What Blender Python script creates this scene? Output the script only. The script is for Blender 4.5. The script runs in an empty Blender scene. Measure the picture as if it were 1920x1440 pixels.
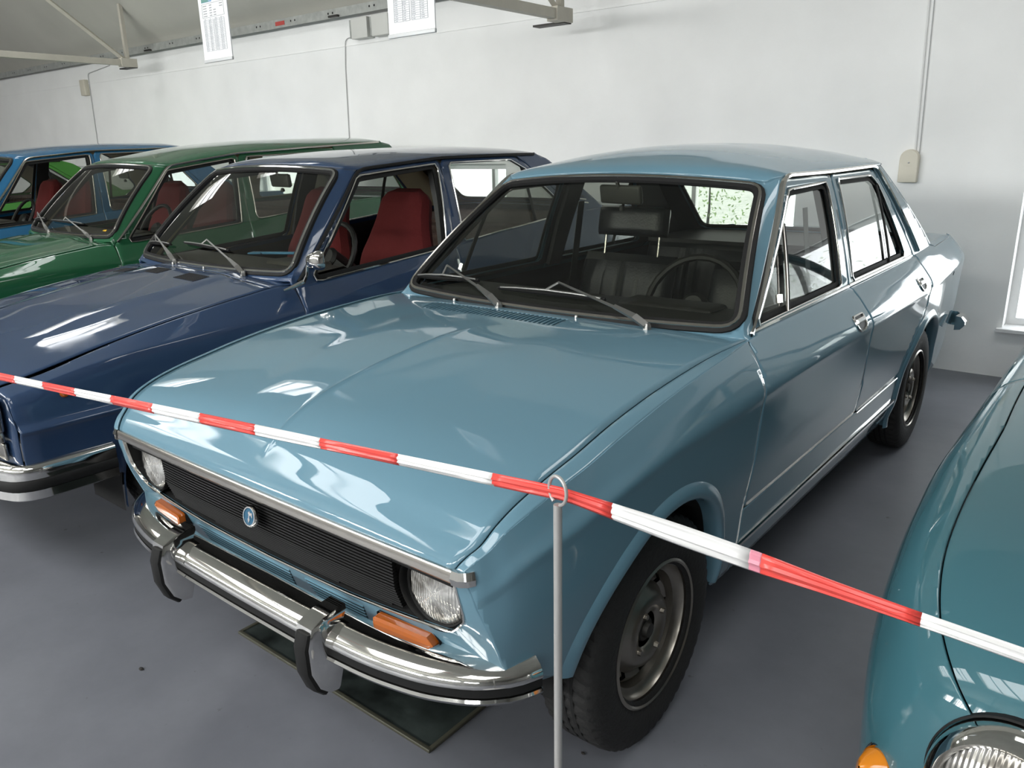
import bpy, bmesh, math, random
import numpy as np
from mathutils import Vector, Matrix
random.seed(7)
D = bpy.data; SC = bpy.context.scene; COL = SC.collection

# ------------------------------------------------------------------ camera, world, light, exposure
def look(loc, yaw, pitch, roll):
    cy, sy, cp, sp = math.cos(yaw), math.sin(yaw), math.cos(pitch), math.sin(pitch)
    f = Vector((sy*cp, cy*cp, -sp)); r = Vector((cy, -sy, 0)); u = r.cross(f)
    cr, sr = math.cos(roll), math.sin(roll)
    r2 = cr*r + sr*u; u2 = -sr*r + cr*u
    m = Matrix(((r2.x, u2.x, -f.x, loc[0]), (r2.y, u2.y, -f.y, loc[1]), (r2.z, u2.z, -f.z, loc[2]), (0, 0, 0, 1)))
    return m
cam_data = D.cameras.new('camera'); cam = D.objects.new('camera', cam_data); COL.objects.link(cam)
cam.matrix_world = look((1.544, -1.528, 1.452), math.radians(-39.16), math.radians(16.54), math.radians(-1.09))
cam_data.sensor_width = 36; cam_data.lens = 1475.4/1920*36; cam_data.clip_start = .02
SC.camera = cam
SC.view_settings.view_transform = 'Standard'; SC.view_settings.look = 'None'
SC.view_settings.gamma = 1; SC.view_settings.exposure = 0.42; SC.view_settings.use_curve_mapping = False

world = D.worlds.new('daylight'); SC.world = world; world.use_nodes = True
_n = world.node_tree.nodes; _l = world.node_tree.links
_bg = _n['Background']; _bg.inputs['Color'].default_value = (.93, .97, 1, 1); _bg.inputs['Strength'].default_value = 2.6

def area(name, loc, target, sx, sy, power, color=(1, 1, 1)):
    l = D.lights.new(name, 'AREA'); l.shape = 'RECTANGLE'; l.size = sx; l.size_y = sy; l.energy = power; l.color = color
    o = D.objects.new(name, l); COL.objects.link(o); o.location = loc
    d = Vector(target) - Vector(loc); o.rotation_euler = d.to_track_quat('-Z', 'Y').to_euler()
    return o
# daylight entering through the roof lights and through the windows of the side behind the camera
YW = 4.2                       # back wall plane
ROOFLIGHTS = [(-7.5, -3.2), (-4.2, -3.2), (-0.9, -3.2), (2.4, -3.2), (-8.6, 1.6), (-5.2, 1.6), (1.6, 1.6)]
RLP = [52, 52, 52, 30, 13, 13, 13]
RLS = [(2.3, 1.7)]*4+[(1.5, 1.1)]*3
for i, (x, y) in enumerate(ROOFLIGHTS):
    area('rooflight_daylight', (x, y, 4.12), (x, y+.5, 0), RLS[i][0], RLS[i][1], RLP[i], (1, .99, .965))
FRONTWIN = [-9.5, -6.7, -3.9, -1.1, 1.7, 4.5]
for x in FRONTWIN:
    pw_ = 165 if x < 1 else (90 if x < 3 else 40)
    area('hall_window_daylight', (x, -8.12, 2.78), (x, 0, 1.9), 2.15, .92, pw_, (1, .99, .97))
for x in (-6.45, -3.79, -1.13, 1.52):
    area('wall_window_daylight', (x, YW+.36, .83), (x, 0, .7), 1.28, 1.02, 8, (.95, .98, 1))

# ------------------------------------------------------------------ materials
MATS = {}
def mat(name, color, rough=.5, metal=0, coat=0, bump=0, bscale=60, spec=.5, noise=0, nscale=4, trans=0, emis=None, sheen=0):
    if name in MATS: return MATS[name]
    m = D.materials.new(name); m.use_nodes = True; N = m.node_tree.nodes; L = m.node_tree.links
    b = N['Principled BSDF']; b.inputs['Base Color'].default_value = (*color, 1)
    b.inputs['Roughness'].default_value = rough; b.inputs['Metallic'].default_value = metal
    b.inputs['Specular IOR Level'].default_value = spec
    b.inputs['Coat Weight'].default_value = coat; b.inputs['Coat Roughness'].default_value = .03
    b.inputs['Transmission Weight'].default_value = trans
    if sheen: b.inputs['Sheen Weight'].default_value = sheen
    tc = N.new('ShaderNodeTexCoord')
    if noise:
        t = N.new('ShaderNodeTexNoise'); t.inputs['Scale'].default_value = nscale; t.inputs['Detail'].default_value = 6
        L.new(tc.outputs['Object'], t.inputs['Vector'])
        r = N.new('ShaderNodeValToRGB'); e = r.color_ramp.elements
        e[0].position = .3; e[1].position = .7
        e[0].color = (*[max(0, c*(1-noise)) for c in color], 1); e[1].color = (*[min(1, c*(1+noise)) for c in color], 1)
        L.new(t.outputs['Fac'], r.inputs['Fac']); L.new(r.outputs['Color'], b.inputs['Base Color'])
    if bump:
        t = N.new('ShaderNodeTexNoise'); t.inputs['Scale'].default_value = bscale; t.inputs['Detail'].default_value = 4
        L.new(tc.outputs['Object'], t.inputs['Vector'])
        u = N.new('ShaderNodeBump'); u.inputs['Strength'].default_value = bump; u.inputs['Distance'].default_value = .01
        L.new(t.outputs['Fac'], u.inputs['Height']); L.new(u.outputs['Normal'], b.inputs['Normal'])
    if emis: b.inputs['Emission Color'].default_value = (*color, 1); b.inputs['Emission Strength'].default_value = emis
    MATS[name] = m; return m
def paint(name, color, wave=.12):
    m = mat(name, color, rough=.55, coat=1.0, spec=.12); m.node_tree.nodes['Principled BSDF'].inputs['Coat IOR'].default_value = 1.52
    N = m.node_tree.nodes; L = m.node_tree.links; b = N['Principled BSDF']
    if not N.get('wav'):
        tc = N.new('ShaderNodeTexCoord'); t = N.new('ShaderNodeTexNoise'); t.name = 'wav'
        t.inputs['Scale'].default_value = 2.2; t.inputs['Detail'].default_value = 1.5
        L.new(tc.outputs['Object'], t.inputs['Vector'])
        u = N.new('ShaderNodeBump'); u.inputs['Strength'].default_value = wave; u.inputs['Distance'].default_value = .012
        L.new(t.outputs['Fac'], u.inputs['Height']); L.new(u.outputs['Normal'], b.inputs['Coat Normal'])
        t2 = N.new('ShaderNodeTexNoise'); t2.inputs['Scale'].default_value = 7; t2.inputs['Detail'].default_value = 8
        L.new(tc.outputs['Object'], t2.inputs['Vector'])
        mr = N.new('ShaderNodeMapRange'); mr.inputs[1].default_value = .45; mr.inputs[2].default_value = .75; mr.inputs[3].default_value = .02; mr.inputs[4].default_value = .14
        L.new(t2.outputs['Fac'], mr.inputs[0]); L.new(mr.outputs[0], b.inputs['Coat Roughness'])
    return m
def glassmat(name, tint):
    m = D.materials.new(name); m.use_nodes = True; N = m.node_tree.nodes; L = m.node_tree.links
    for x in list(N): N.remove(x)
    o = N.new('ShaderNodeOutputMaterial'); t = N.new('ShaderNodeBsdfTransparent'); t.inputs[0].default_value = (*tint, 1)
    g = N.new('ShaderNodeBsdfGlossy'); g.inputs['Roughness'].default_value = .015; g.inputs[0].default_value = (1, 1, 1, 1)
    f = N.new('ShaderNodeLayerWeight'); f.inputs[0].default_value = .5; p = N.new('ShaderNodeMath'); p.operation = 'POWER'; p.inputs[1].default_value = 4.6
    k = N.new('ShaderNodeMath'); k.operation = 'MULTIPLY_ADD'; k.inputs[1].default_value = .90; k.inputs[2].default_value = .045
    mx = N.new('ShaderNodeMixShader'); L.new(f.outputs['Facing'], p.inputs[0]); L.new(p.outputs[0], k.inputs[0]); L.new(k.outputs[0], mx.inputs[0]); L.new(t.outputs[0], mx.inputs[1]); L.new(g.outputs[0], mx.inputs[2])
    L.new(mx.outputs[0], o.inputs[0]); MATS[name] = m; return m

M_MAIN = paint('light_blue_paint', (.122, .238, .308))
M_NAVY = paint('dark_blue_paint', (.023, .050, .112), .08)
M_GREEN = paint('green_paint', (.011, .095, .038), .08)
M_AZURE = paint('azure_paint', (.012, .105, .225), .08)
M_LIME = paint('grass_green_paint', (.05, .22, .03), .08)
M_TEAL = paint('teal_paint', (.040, .125, .152), .04)
M_CHROME = mat('chrome', (.72, .71, .69), rough=.07, metal=1)
M_ALU = mat('brushed_aluminium', (.50, .47, .43), rough=.20, metal=1)
M_WIPER = mat('wiper_metal', (.34, .335, .32), rough=.42, metal=1)
M_STEEL = mat('wheel_steel', (.30, .275, .24), rough=.30, metal=.9, noise=.2, nscale=12)
M_RUBBER = mat('black_rubber', (.009, .009, .009), rough=.7, spec=.3)
M_GRILLE = mat('grille_black', (.005, .005, .005), rough=.6, spec=.25)
M_TYRE = mat('tyre_rubber', (.014, .0135, .013), rough=.75, bump=.25, bscale=90)
M_BLACK = mat('black_plastic', (.010, .010, .010), rough=.5)
M_INNER = mat('underbody_black', (.006, .006, .006), rough=.9)
M_GUNK = mat('dark_metal', (.05, .048, .044), rough=.5, metal=.6)
M_DASH = mat('dashboard_vinyl', (.016, .016, .015), rough=.62, bump=.2, bscale=300)
M_VINYL = mat('black_vinyl', (.020, .022, .025), rough=.34, bump=.12, bscale=120)
M_RED = mat('red_fabric', (.105, .007, .008), rough=.95, bump=.4, bscale=300)
M_BROWN = mat('brown_cloth', (.16, .105, .090), rough=.95, bump=.6, bscale=120, noise=.35, nscale=30)
M_BEIGE = mat('beige_trim', (.30, .25, .16), rough=.8)
M_AMBER = mat('amber_lens', (.36, .085, .006), rough=.12, coat=.6)
M_ORANGE = mat('orange_lens', (.62, .20, .01), rough=.12, coat=.6)
M_LENS = mat('headlight_glass', (.66, .64, .60), rough=.17, spec=.8, metal=.75)
_N = M_LENS.node_tree.nodes; _L = M_LENS.node_tree.links; _w = _N.new('ShaderNodeTexWave'); _w.bands_direction = 'X'; _w.inputs['Scale'].default_value = 46; _w.inputs['Distortion'].default_value = 0; _w.wave_profile = 'SIN'
_t = _N.new('ShaderNodeTexCoord'); _b = _N.new('ShaderNodeBump'); _b.inputs['Strength'].default_value = .35; _b.inputs['Distance'].default_value = .004
_L.new(_t.outputs['Object'], _w.inputs['Vector']); _L.new(_w.outputs['Fac'], _b.inputs['Height']); _L.new(_b.outputs['Normal'], _N['Principled BSDF'].inputs['Normal'])
_w2 = _N.new('ShaderNodeTexNoise'); _w2.inputs['Scale'].default_value = 22; _L.new(_t.outputs['Object'], _w2.inputs['Vector']); _r = _N.new('ShaderNodeValToRGB'); _r.color_ramp.elements[0].position = .35; _r.color_ramp.elements[0].color = (.30, .28, .25, 1); _r.color_ramp.elements[1].position = .62; _r.color_ramp.elements[1].color = (.85, .84, .80, 1)
_L.new(_w2.outputs['Fac'], _r.inputs['Fac']); _L.new(_r.outputs['Color'], _N['Principled BSDF'].inputs['Base Color'])
M_BLUEPL = mat('blue_plastic', (.09, .34, .62), rough=.4)
M_YELLOW = mat('yellow_sticker', (.75, .45, .02), rough=.5)
M_GLASS = glassmat('window_glass', (.80, .82, .80))
M_GLASS2 = glassmat('tinted_glass', (.60, .62, .56))
M_GLASS3 = glassmat('room_window_glass', (.96, .97, .97))
M_POST = mat('post_grey_metal', (.42, .41, .40), rough=.38, metal=.35)
M_EMB = mat('badge_blue', (.02, .10, .18), rough=.25)
M_PAPER = mat('paper_white', (.74, .75, .76), rough=.6)
M_INK = mat('printed_grey', (.42, .43, .45), rough=.7)
M_MIRB = mat('mirror_back_grey', (.045, .045, .04), rough=.45)

# ------------------------------------------------------------------ mesh helpers
def mesh(name, V, F, m, parent=None, smooth=True, angle=32, solid=0, offset=-1, label=None):
    me = D.meshes.new(name); me.from_pydata([tuple(map(float, v)) for v in V], [], [tuple(map(int, f)) for f in F]); me.materials.append(m); me.update()
    if smooth:
        me.polygons.foreach_set('use_smooth', [True]*len(me.polygons)); me.set_sharp_from_angle(angle=math.radians(angle))
    o = D.objects.new(name, me); COL.objects.link(o)
    if parent: o.parent = parent
    if solid:
        s = o.modifiers.new('thickness', 'SOLIDIFY'); s.thickness = solid; s.offset = offset; s.use_even_offset = False
    if label: o['label'] = label
    return o
def empty(name, loc, label, cat, group=None, rz=0):
    o = D.objects.new(name, None); COL.objects.link(o); o.location = loc; o.rotation_euler = (0, 0, rz); o.empty_display_size = .1
    o['label'] = label; o['category'] = cat
    if group: o['group'] = group
    return o
def tag(o, label=None, cat=None, group=None, kind=None):
    if label: o['label'] = label
    if cat: o['category'] = cat
    if group: o['group'] = group
    if kind: o['kind'] = kind
    return o
class MB:
    def __init__(s): s.V = []; s.F = []
    def add(s, V, F):
        n = len(s.V); s.V += [tuple(v) for v in V]; s.F += [tuple(i+n for i in f) for f in F]; return s
    def box(s, c, d, M=None, bev=0):
        cx, cy, cz = c; a, b, e = d[0]/2, d[1]/2, d[2]/2
        if bev <= 0:
            V = [(x*a, y*b, z*e) for z in (-1, 1) for y in (-1, 1) for x in (-1, 1)]
            F = [(0, 2, 3, 1), (4, 5, 7, 6), (0, 1, 5, 4), (2, 6, 7, 3), (0, 4, 6, 2), (1, 3, 7, 5)]
        else:
            bm = bmesh.new(); bmesh.ops.create_cube(bm, size=1); bmesh.ops.scale(bm, vec=d, verts=bm.verts)
            bmesh.ops.bevel(bm, geom=list(bm.edges), offset=bev, segments=3, affect='EDGES', profile=.5)
            bm.verts.index_update(); V = [tuple(v.co) for v in bm.verts]; F = [tuple(v.index for v in f.verts) for f in bm.faces]; bm.free()
        if M is not None: V = [tuple(M @ Vector(v)) for v in V]
        return s.add([(v[0]+cx, v[1]+cy, v[2]+cz) for v in V], F)
    def tube(s, path, r, n=8, closed=False, cap=True):
        P = [Vector(p) for p in path]; N = len(P); rr = r if hasattr(r, '__len__') else [r]*N
        V = []; up = None
        for i in range(N):
            a = P[(i-1) % N] if (closed or i > 0) else P[i]; b = P[(i+1) % N] if (closed or i < N-1) else P[i]
            t = (b-a).normalized() if (b-a).length > 0 else Vector((0, 0, 1))
            if up is None:
                up = Vector((0, 0, 1)) if abs(t.z) < .9 else Vector((0, 1, 0))
            u = (up - t*up.dot(t)).normalized(); w = t.cross(u); up = u
            for k in range(n):
                A = 2*math.pi*k/n; V.append(P[i] + (u*math.cos(A) + w*math.sin(A))*rr[i])
        F = []
        for i in range(N if closed else N-1):
            j = (i+1) % N
            for k in range(n): F.append((i*n+k, i*n+(k+1) % n, j*n+(k+1) % n, j*n+k))
        if cap and not closed: F += [tuple(range(n-1, -1, -1)), tuple((N-1)*n+k for k in range(n))]
        return s.add(V, F)
    def lathe(s, prof, c=(0, 0, 0), axis='z', n=32, M=None):
        V = []; F = []
        for (r, h) in prof:
            for k in range(n):
                a = 2*math.pi*k/n; p = (r*math.cos(a), r*math.sin(a), h)
                if axis == 'x': p = (p[2], p[0], p[1])
                if axis == 'y': p = (p[0], p[2], p[1])
                V.append(p)
        for i in range(len(prof)-1):
            for k in range(n): F.append((i*n+k, i*n+(k+1) % n, (i+1)*n+(k+1) % n, (i+1)*n+k))
        if M is not None: V = [tuple(M @ Vector(v)) for v in V]
        return s.add([(v[0]+c[0], v[1]+c[1], v[2]+c[2]) for v in V], F)
    def sweep(s, path, normals, prof, closed=False):
        """prof: list of (side, out) offsets; side = t x n, out = n"""
        P = [Vector(p) for p in path]; N = len(P); m = len(prof); V = []
        for i in range(N):
            a = P[(i-1) % N] if (closed or i > 0) else P[i]; b = P[(i+1) % N] if (closed or i < N-1) else P[i]
            t = (b-a).normalized(); n = Vector(normals[i]).normalized(); n = (n - t*n.dot(t)).normalized(); sd = t.cross(n)
            for (u, w) in prof: V.append(P[i] + sd*u + n*w)
        F = []
        for i in range(N if closed else N-1):
            j = (i+1) % N
            for k in range(m): F.append((i*m+k, i*m+(k+1) % m, j*m+(k+1) % m, j*m+k))
        if not closed: F += [tuple(range(m-1, -1, -1)), tuple((N-1)*m+k for k in range(m))]
        return s.add(V, F)
    def build(s, name, m, parent=None, **k):
        return mesh(name, s.V, s.F, m, parent, **k)
def fixn(o):
    bm = bmesh.new(); bm.from_mesh(o.data); bmesh.ops.recalc_face_normals(bm, faces=bm.faces); bm.to_mesh(o.data); bm.free(); return o

def pchip_rows(Z, X, q):
    """row-wise monotone cubic: Z,X (N,J) with Z ascending; q (N,)"""
    N, J = Z.shape; h = np.maximum(np.diff(Z, axis=1), 1e-5); d = np.diff(X, axis=1)/h
    m = np.zeros_like(X)
    a, b = d[:, :-1], d[:, 1:]; w1 = 2*h[:, 1:]+h[:, :-1]; w2 = h[:, 1:]+2*h[:, :-1]
    with np.errstate(all='ignore'):
        mm = np.where(a*b > 0, (w1+w2)/(w1/np.where(a == 0, 1, a)+w2/np.where(b == 0, 1, b)), 0)
    m[:, 1:-1] = mm; m[:, 0] = d[:, 0]; m[:, -1] = d[:, -1]
    q = np.clip(q, Z[:, 0], Z[:, -1]); i = np.clip((q[:, None] >= Z).sum(1)-1, 0, J-2); r = np.arange(N)
    hh = h[r, i]; t = (q-Z[r, i])/hh; t2 = t*t; t3 = t2*t
    return (2*t3-3*t2+1)*X[r, i]+(t3-2*t2+t)*hh*m[r, i]+(-2*t3+3*t2)*X[r, i+1]+(t3-t2)*hh*m[r, i+1]
def pc(xs, ys):
    xs = np.array(xs, float); ys = np.array(ys, float)
    def f(q):
        q = np.atleast_1d(np.asarray(q, float)); n = len(q)
        return pchip_rows(np.tile(xs, (n, 1)), np.tile(ys, (n, 1)), q)
    return f
def rpoly(pts, r, n=5):
    """rounded closed polygon path in 2D; r: scalar or list"""
    N = len(pts); out = []; P = [np.array(p, float) for p in pts]
    for i in range(N):
        a, b, c = P[i-1], P[i], P[(i+1) % N]; R = r[i] if hasattr(r, '__len__') else r
        u = (a-b); v = (c-b); lu, lv = np.linalg.norm(u), np.linalg.norm(v); u /= lu; v /= lv
        if R <= 0: out.append(b); continue
        ang = math.acos(max(-1, min(1, u@v))); d = min(R/math.tan(ang/2), .48*lu, .48*lv)
        p0, p1 = b+u*d, b+v*d
        for k in range(n+1):
            t = k/n; out.append((1-t)**2*p0+2*t*(1-t)*b+t*t*p1)
    return np.array(out)
def resample(path, step, closed=True):
    P = np.array(path); Q = np.vstack([P, P[:1]]) if closed else P
    L = np.r_[0, np.cumsum(np.linalg.norm(np.diff(Q, axis=0), axis=1))]; n = max(3, int(L[-1]/step)); s = np.linspace(0, L[-1], n+1)
    if closed: s = s[:-1]
    return np.stack([np.interp(s, L, Q[:, i]) for i in range(Q.shape[1])], 1)
def sdf(path):
    """returns g(P): positive inside closed polygon"""
    A = np.array(path, float); B = np.roll(A, -1, 0); E_ = B-A; L2 = np.maximum((E_**2).sum(1), 1e-12)
    def g(P):
        P = np.asarray(P, float); d2 = np.full(len(P), 1e9); ins = np.zeros(len(P), bool)
        for a, b, e, l in zip(A, B, E_, L2):
            w = P-a; t = np.clip((w@e)/l, 0, 1); q = w-t[:, None]*e; d2 = np.minimum(d2, (q**2).sum(1))
            c = ((a[1] > P[:, 1]) != (b[1] > P[:, 1]))
            with np.errstate(all='ignore'):
                xi = (b[0]-a[0])*(P[:, 1]-a[1])/(b[1]-a[1]+1e-15)+a[0]
            ins ^= c & (P[:, 0] < xi)
        d = np.sqrt(d2); return np.where(ins, d, -d)
    return g
def clip(P, F, g):
    """keep the part of the mesh (2D points P, faces F) where g(P) > 0"""
    G = g(P); ins = G > 0; outF = []; newP = []; cut = {}
    n0 = len(P)
    for f in F:
        s = sum(ins[i] for i in f)
        if s == len(f): outF.append(f); continue
        if s == 0: continue
        poly = []
        for k in range(len(f)):
            i, j = f[k], f[(k+1) % len(f)]
            if ins[i]: poly.append(i)
            if ins[i] != ins[j]:
                key = (i, j) if i < j else (j, i)
                if key not in cut:
                    a, b = G[key[0]], G[key[1]]; t = a/(a-b); cut[key] = n0+len(newP); newP.append(P[key[0]]*(1-t)+P[key[1]]*t)
                poly.append(cut[key])
        if len(poly) >= 3: outF.append(tuple(poly))
    P2 = np.vstack([P, np.array(newP)]) if newP else P
    used = sorted({i for f in outF for i in f}); mp = {u: k for k, u in enumerate(used)}
    return P2[used] if used else P2[:0], [tuple(mp[i] for i in f) for f in outF]
def grid(a, b):
    A, B = np.meshgrid(a, b, indexing='ij'); n, m = len(a), len(b)
    P = np.stack([A.ravel(), B.ravel()], 1); F = [(i*m+j, (i+1)*m+j, (i+1)*m+j+1, i*m+j+1) for i in range(n-1) for j in range(m-1)]
    return P, F
# ------------------------------------------------------------------ the car builder
class Car:
    """Body surfaces are functions: side sheet x(y,z), top sheet (t,s), greenhouse sheets; panels are cut out of them."""
    def __init__(s, c):
        s.c = c; s.root = empty(c['name'], c['loc'], c['label'], 'car', c.get('group'))
        s.xoff = 0
        ys = np.array(c['ys'], float)
        s.fr = [(pc(ys, r[0]), pc(ys, r[1])) for r in c['rails']]      # (x(y), z(y)) top -> bottom
        s.z0 = s.fr[0][1]; s.x0 = s.fr[0][0]
        s.parts = {}
    # ---- side sheet
    def X(s, P):
        y, z = P[:, 0], P[:, 1]; N = len(P)
        Z = np.stack([f[1](y) for f in s.fr][::-1], 1); XX = np.stack([f[0](y) for f in s.fr][::-1], 1)
        Z = np.maximum.accumulate(Z + np.arange(Z.shape[1])*1e-4, axis=1)
        x = pchip_rows(Z, XX, z)
        zb = s.z0(y); up = z > zb+1e-4
        g = s.c['gh']; zg = pc(g['ygut'], g['zgut'])(y); xg = pc(g['ygut'], g['xgut'])(y)
        xb = x-g['ledge']; w = np.clip((z-zb)/(zg-zb+1e-6), 0, 1.3)
        k = np.clip((z-zb)/.006, 0, 1)
        xu = XX[:, -1]-g['ledge']*k - (XX[:, -1]-g['ledge']-xg)*w + .010*4*w*(1-w)
        return np.where(up, xu, x)
    def S3(s, P, sg=1, out=0):
        P = np.asarray(P, float); return np.stack([sg*(s.X(P)+out), P[:, 0], P[:, 1]], 1)
    def nrm(s, P, sg=1):
        e = .004; a = s.S3(P+[e, 0], sg)-s.S3(P-[e, 0], sg); b = s.S3(P+[0, e], sg)-s.S3(P-[0, e], sg)
        n = np.cross(a, b); n /= np.linalg.norm(n, axis=1)[:, None]; n *= np.sign(n[:, :1])*sg; return n
    def trim2(s, name, path, m, parent, sg=1, w=.008, h=.006, closed=True, out=0, step=.03, lab=None):
        P = resample(path, step, closed) if step else np.array(path); V = s.S3(P, sg, out); n = s.nrm(P, sg)
        b = MB().sweep(V, n, [(-w/2, -.002), (-w/2, h*.6), (-w/4, h), (w/4, h), (w/2, h*.6), (w/2, -.002)], closed)
        return fixn(b.build(name, m, parent, label=lab))
    def sidegrid(s):
        c = s.c; ya, yb = c['yspan']; ys = np.unique(np.r_[np.arange(ya, yb, .025), np.arange(ya, ya+.12, .008)])
        # rows follow the rails so creases stay crisp
        rows = []
        q = 6
        Z = np.stack([f[1](ys) for f in s.fr], 1)              # top -> bottom
        zg = pc(c['gh']['ygut'], c['gh']['zgut'])(ys)
        cols = []
        for j in range(Z.shape[1]-1, 0, -1):
            for k in range(q): cols.append(Z[:, j]+(Z[:, j-1]-Z[:, j])*k/q)
        zb = Z[:, 0]; cols.append(zb); cols.append(zb+.006)
        for k in range(1, 17): cols.append(zb+.006+(np.maximum(zg, zb+.02)-zb-.006)*k/16)
        cols.append(np.maximum(zg, zb+.02)+.012)
        C_ = np.stack(cols, 1); n, m = C_.shape
        P = np.stack([np.repeat(ys, m), C_.ravel()], 1); F = [(i*m+j, (i+1)*m+j, (i+1)*m+j+1, i*m+j+1) for i in range(n-1) for j in range(m-1)]
        return P, F
    def panel(s, name, poly, m, sg, holes=(), gap=.0019, parent=None, extra=None, solid=.004, lab=None, arches=True, below=False):
        P, F = s._grid
        g = sdf(poly); P, F = clip(P, F, lambda Q: g(Q)-gap)
        if below: P, F = clip(P, F, lambda Q: s.z0(Q[:, 0])-Q[:, 1]+(.0006 if not s.c['hood'].get('nostrip') else -.0025*(Q[:, 0] < .50)))
        if not len(F): return None
        if arches:
            for (ya, za, R) in s.c['arches']:
                P, F = clip(P, F, lambda Q: np.where(Q[:, 1] > za, np.hypot(Q[:, 0]-ya, Q[:, 1]-za), np.abs(Q[:, 0]-ya)+0*Q[:, 1])-R)
        for h in holes:
            gh = sdf(h); P, F = clip(P, F, lambda Q: -gh(Q))
        V = s.S3(P, sg); b = MB(); b.add(V, F if sg > 0 else [f[::-1] for f in F])
        if extra: extra(b)
        return b.build(name, m, parent or s.root, solid=solid, label=lab, angle=28)
    # ---- top sheet: t in [-1,1] hood, |t| up to 2 fender strip
    def top(s, T, U):
        h = s.c['hood']; f = h['_f']
        y = f['y'](U); zc = f['zc'](U); zh = f['zh'](U); xh = f['xh'](U); xs = f['xs'](U); zs = f['zs'](U); yc = f['yb'](U)
        a = np.abs(T); t1 = np.minimum(a, 1); x = t1*xh; z = zc-(zc-zh)*t1**h.get('pw', 2.3)
        yy = y - yc*(1-t1**2)
        w = np.clip(a-1, 0, 1); x = x+w*(xs-xh); z = z+(zs-zh)*w**1.5
        if h.get('feat'): z = z+h['feat'](np.sign(T)*x, yy, U)
        return np.stack([np.sign(T)*x, yy, z], 1)
    def build_hood(s):
        c = s.c; h = c['hood']; tab = np.array(h['tab'], float)      # cols: y zc zh xh xs zs bow
        d = np.r_[0, np.cumsum(np.hypot(np.diff(tab[:, 0]), np.diff(tab[:, 1])))]; h['_len'] = d[-1]
        h['_f'] = {k: pc(d, tab[:, i]) for i, k in enumerate(('y', 'zc', 'zh', 'xh', 'xs', 'zs', 'yb'))}
        U = np.unique(np.r_[np.linspace(0, .2, 26), np.linspace(.2, d[-1], 50)])
        uh = h['uhood'] if 'uhood' in h else d[-1]                    # hood ends here, cowl after
        g = h.get('gap', .0048)
        tt = np.unique(np.r_[np.linspace(-1, 1, 61), np.linspace(-.06, .06, 9)])
        ug = np.unique(np.r_[U[U < uh-g], uh-g])
        def surf(t, u, xin=0):
            P, F = grid(t, u); V = s.top(P[:, 0], P[:, 1]); return V, F
        kx = 1-(g if not h.get('nostrip') else h.get('hg', .004))/.69
        if h.get('vent'):
            x0, x1, ya, yb = h['vent']; um = np.interp([ya-.02, yb+.02], tab[:, 0][1:], d[1:]); ug = np.unique(np.r_[ug, np.linspace(um[0], um[1], 24)])
            P, F = grid(np.unique(np.r_[tt, np.linspace(x0/.7-.03, x1/.7+.03, 70)])*kx, ug); gv = sdf([(x0-.012, ya), (x1, ya), (x1-.020, yb), (x0-.04, yb)])
            def gf(Q):
                W = s.top(Q[:, 0], Q[:, 1]); return -gv(W[:, :2])
            P, F = clip(P, F, gf); mesh('hood', s.top(P[:, 0], P[:, 1]), F, s.m, s.root, solid=.005, angle=40)
            b = MB(); n = int((x1-x0)/.0172)
            uu = np.interp(np.linspace(ya-.003, yb+.003, 7), tab[:, 0][1:], d[1:]); xhm = h['_f']['xh'](uu)
            for k in range(n):
                xk = x0+.006+(x1-x0-.006)*k/(n-1); xs_ = xk-.012-np.linspace(0, .024, 7)
                V = s.top(xs_/xhm, uu); b.sweep(V, [(0, 0, 1)]*7, [(-.0032, -.012), (-.0032, -.0005), (.0032, -.0005), (.0032, -.012)])
            Pt, Ft = grid(np.linspace(x0-.03, x1+.02, 12), np.linspace(ya-.01, yb+.01, 6)); ut = np.interp(Pt[:, 1], tab[:, 0][1:], d[1:]); Vt = s.top(Pt[:, 0]/h['_f']['xh'](ut), ut); Vt[:, 2] -= .013
            mesh('vent_slot_backing', Vt, Ft, M_INNER, s.root, smooth=False)  # black sheet added beneath the slats to make the slots look shaded
            tag(b.build('vent_slats', s.m, s.root, smooth=False), kind='stuff')
        else:
            V, F = surf(tt*kx, ug)
            mesh('hood', V, F, s.m, s.root, solid=.005, angle=40)
        V, F = surf(tt, np.unique(np.r_[uh+g*.2, U[U > uh], d[-1]]))
        mesh('cowl_panel', V, F, s.m, s.root, solid=.005, angle=40)
        V, F = surf(tt, U); V[:, 2] -= .035; V[:, 1] += .02; V[:, 0] *= .97
        mesh('hood_gap_backing', V, F, M_INNER, s.root)  # black sheet added under the hood so its gaps read as shade
        s.strip = lambda sg: surf(np.linspace(1+.0, 2, 7)*sg, U) if not h.get('nostrip') else None
    def strip_into(s, b, sg, ymax=None):
        r = s.strip(sg)
        if r is None: return
        V, F = r
        V = V.copy()
        if sg > 0: F = F
        b.add(V, F)
    # ---- wheels
    def wheel(s, x, y, z, R, w, sg, steel=M_STEEL, rim=.185):
        wh = MB(); cr = R-.02; hw = w/2
        prof = [(rim-.012, -hw*.82), (rim+.01, -hw*.96), (rim+.035, -hw*1.02), (R-.045, -hw), (R-.018, -hw*.92), (R-.004, -hw*.78), (R, -hw*.5), (R, hw*.5), (R-.004, hw*.78), (R-.018, hw*.92), (R-.045, hw), (rim+.035, hw*1.02), (rim+.01, hw*.96), (rim-.012, hw*.82)]
        # tread blocks: ring with grooves
        V = []; F = []; n = 156
        for k in range(n):
            a = 2*math.pi*k/n; gr = .005 if k % 3 == 0 else 0
            for i, (r, h) in enumerate(prof):
                rr = r-gr if i in (4, 5, 6, 7, 8, 9) else r
                V.append((h*sg, rr*math.cos(a+(h*1.2)), rr*math.sin(a+(h*1.2))))
        m_ = len(prof)
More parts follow.
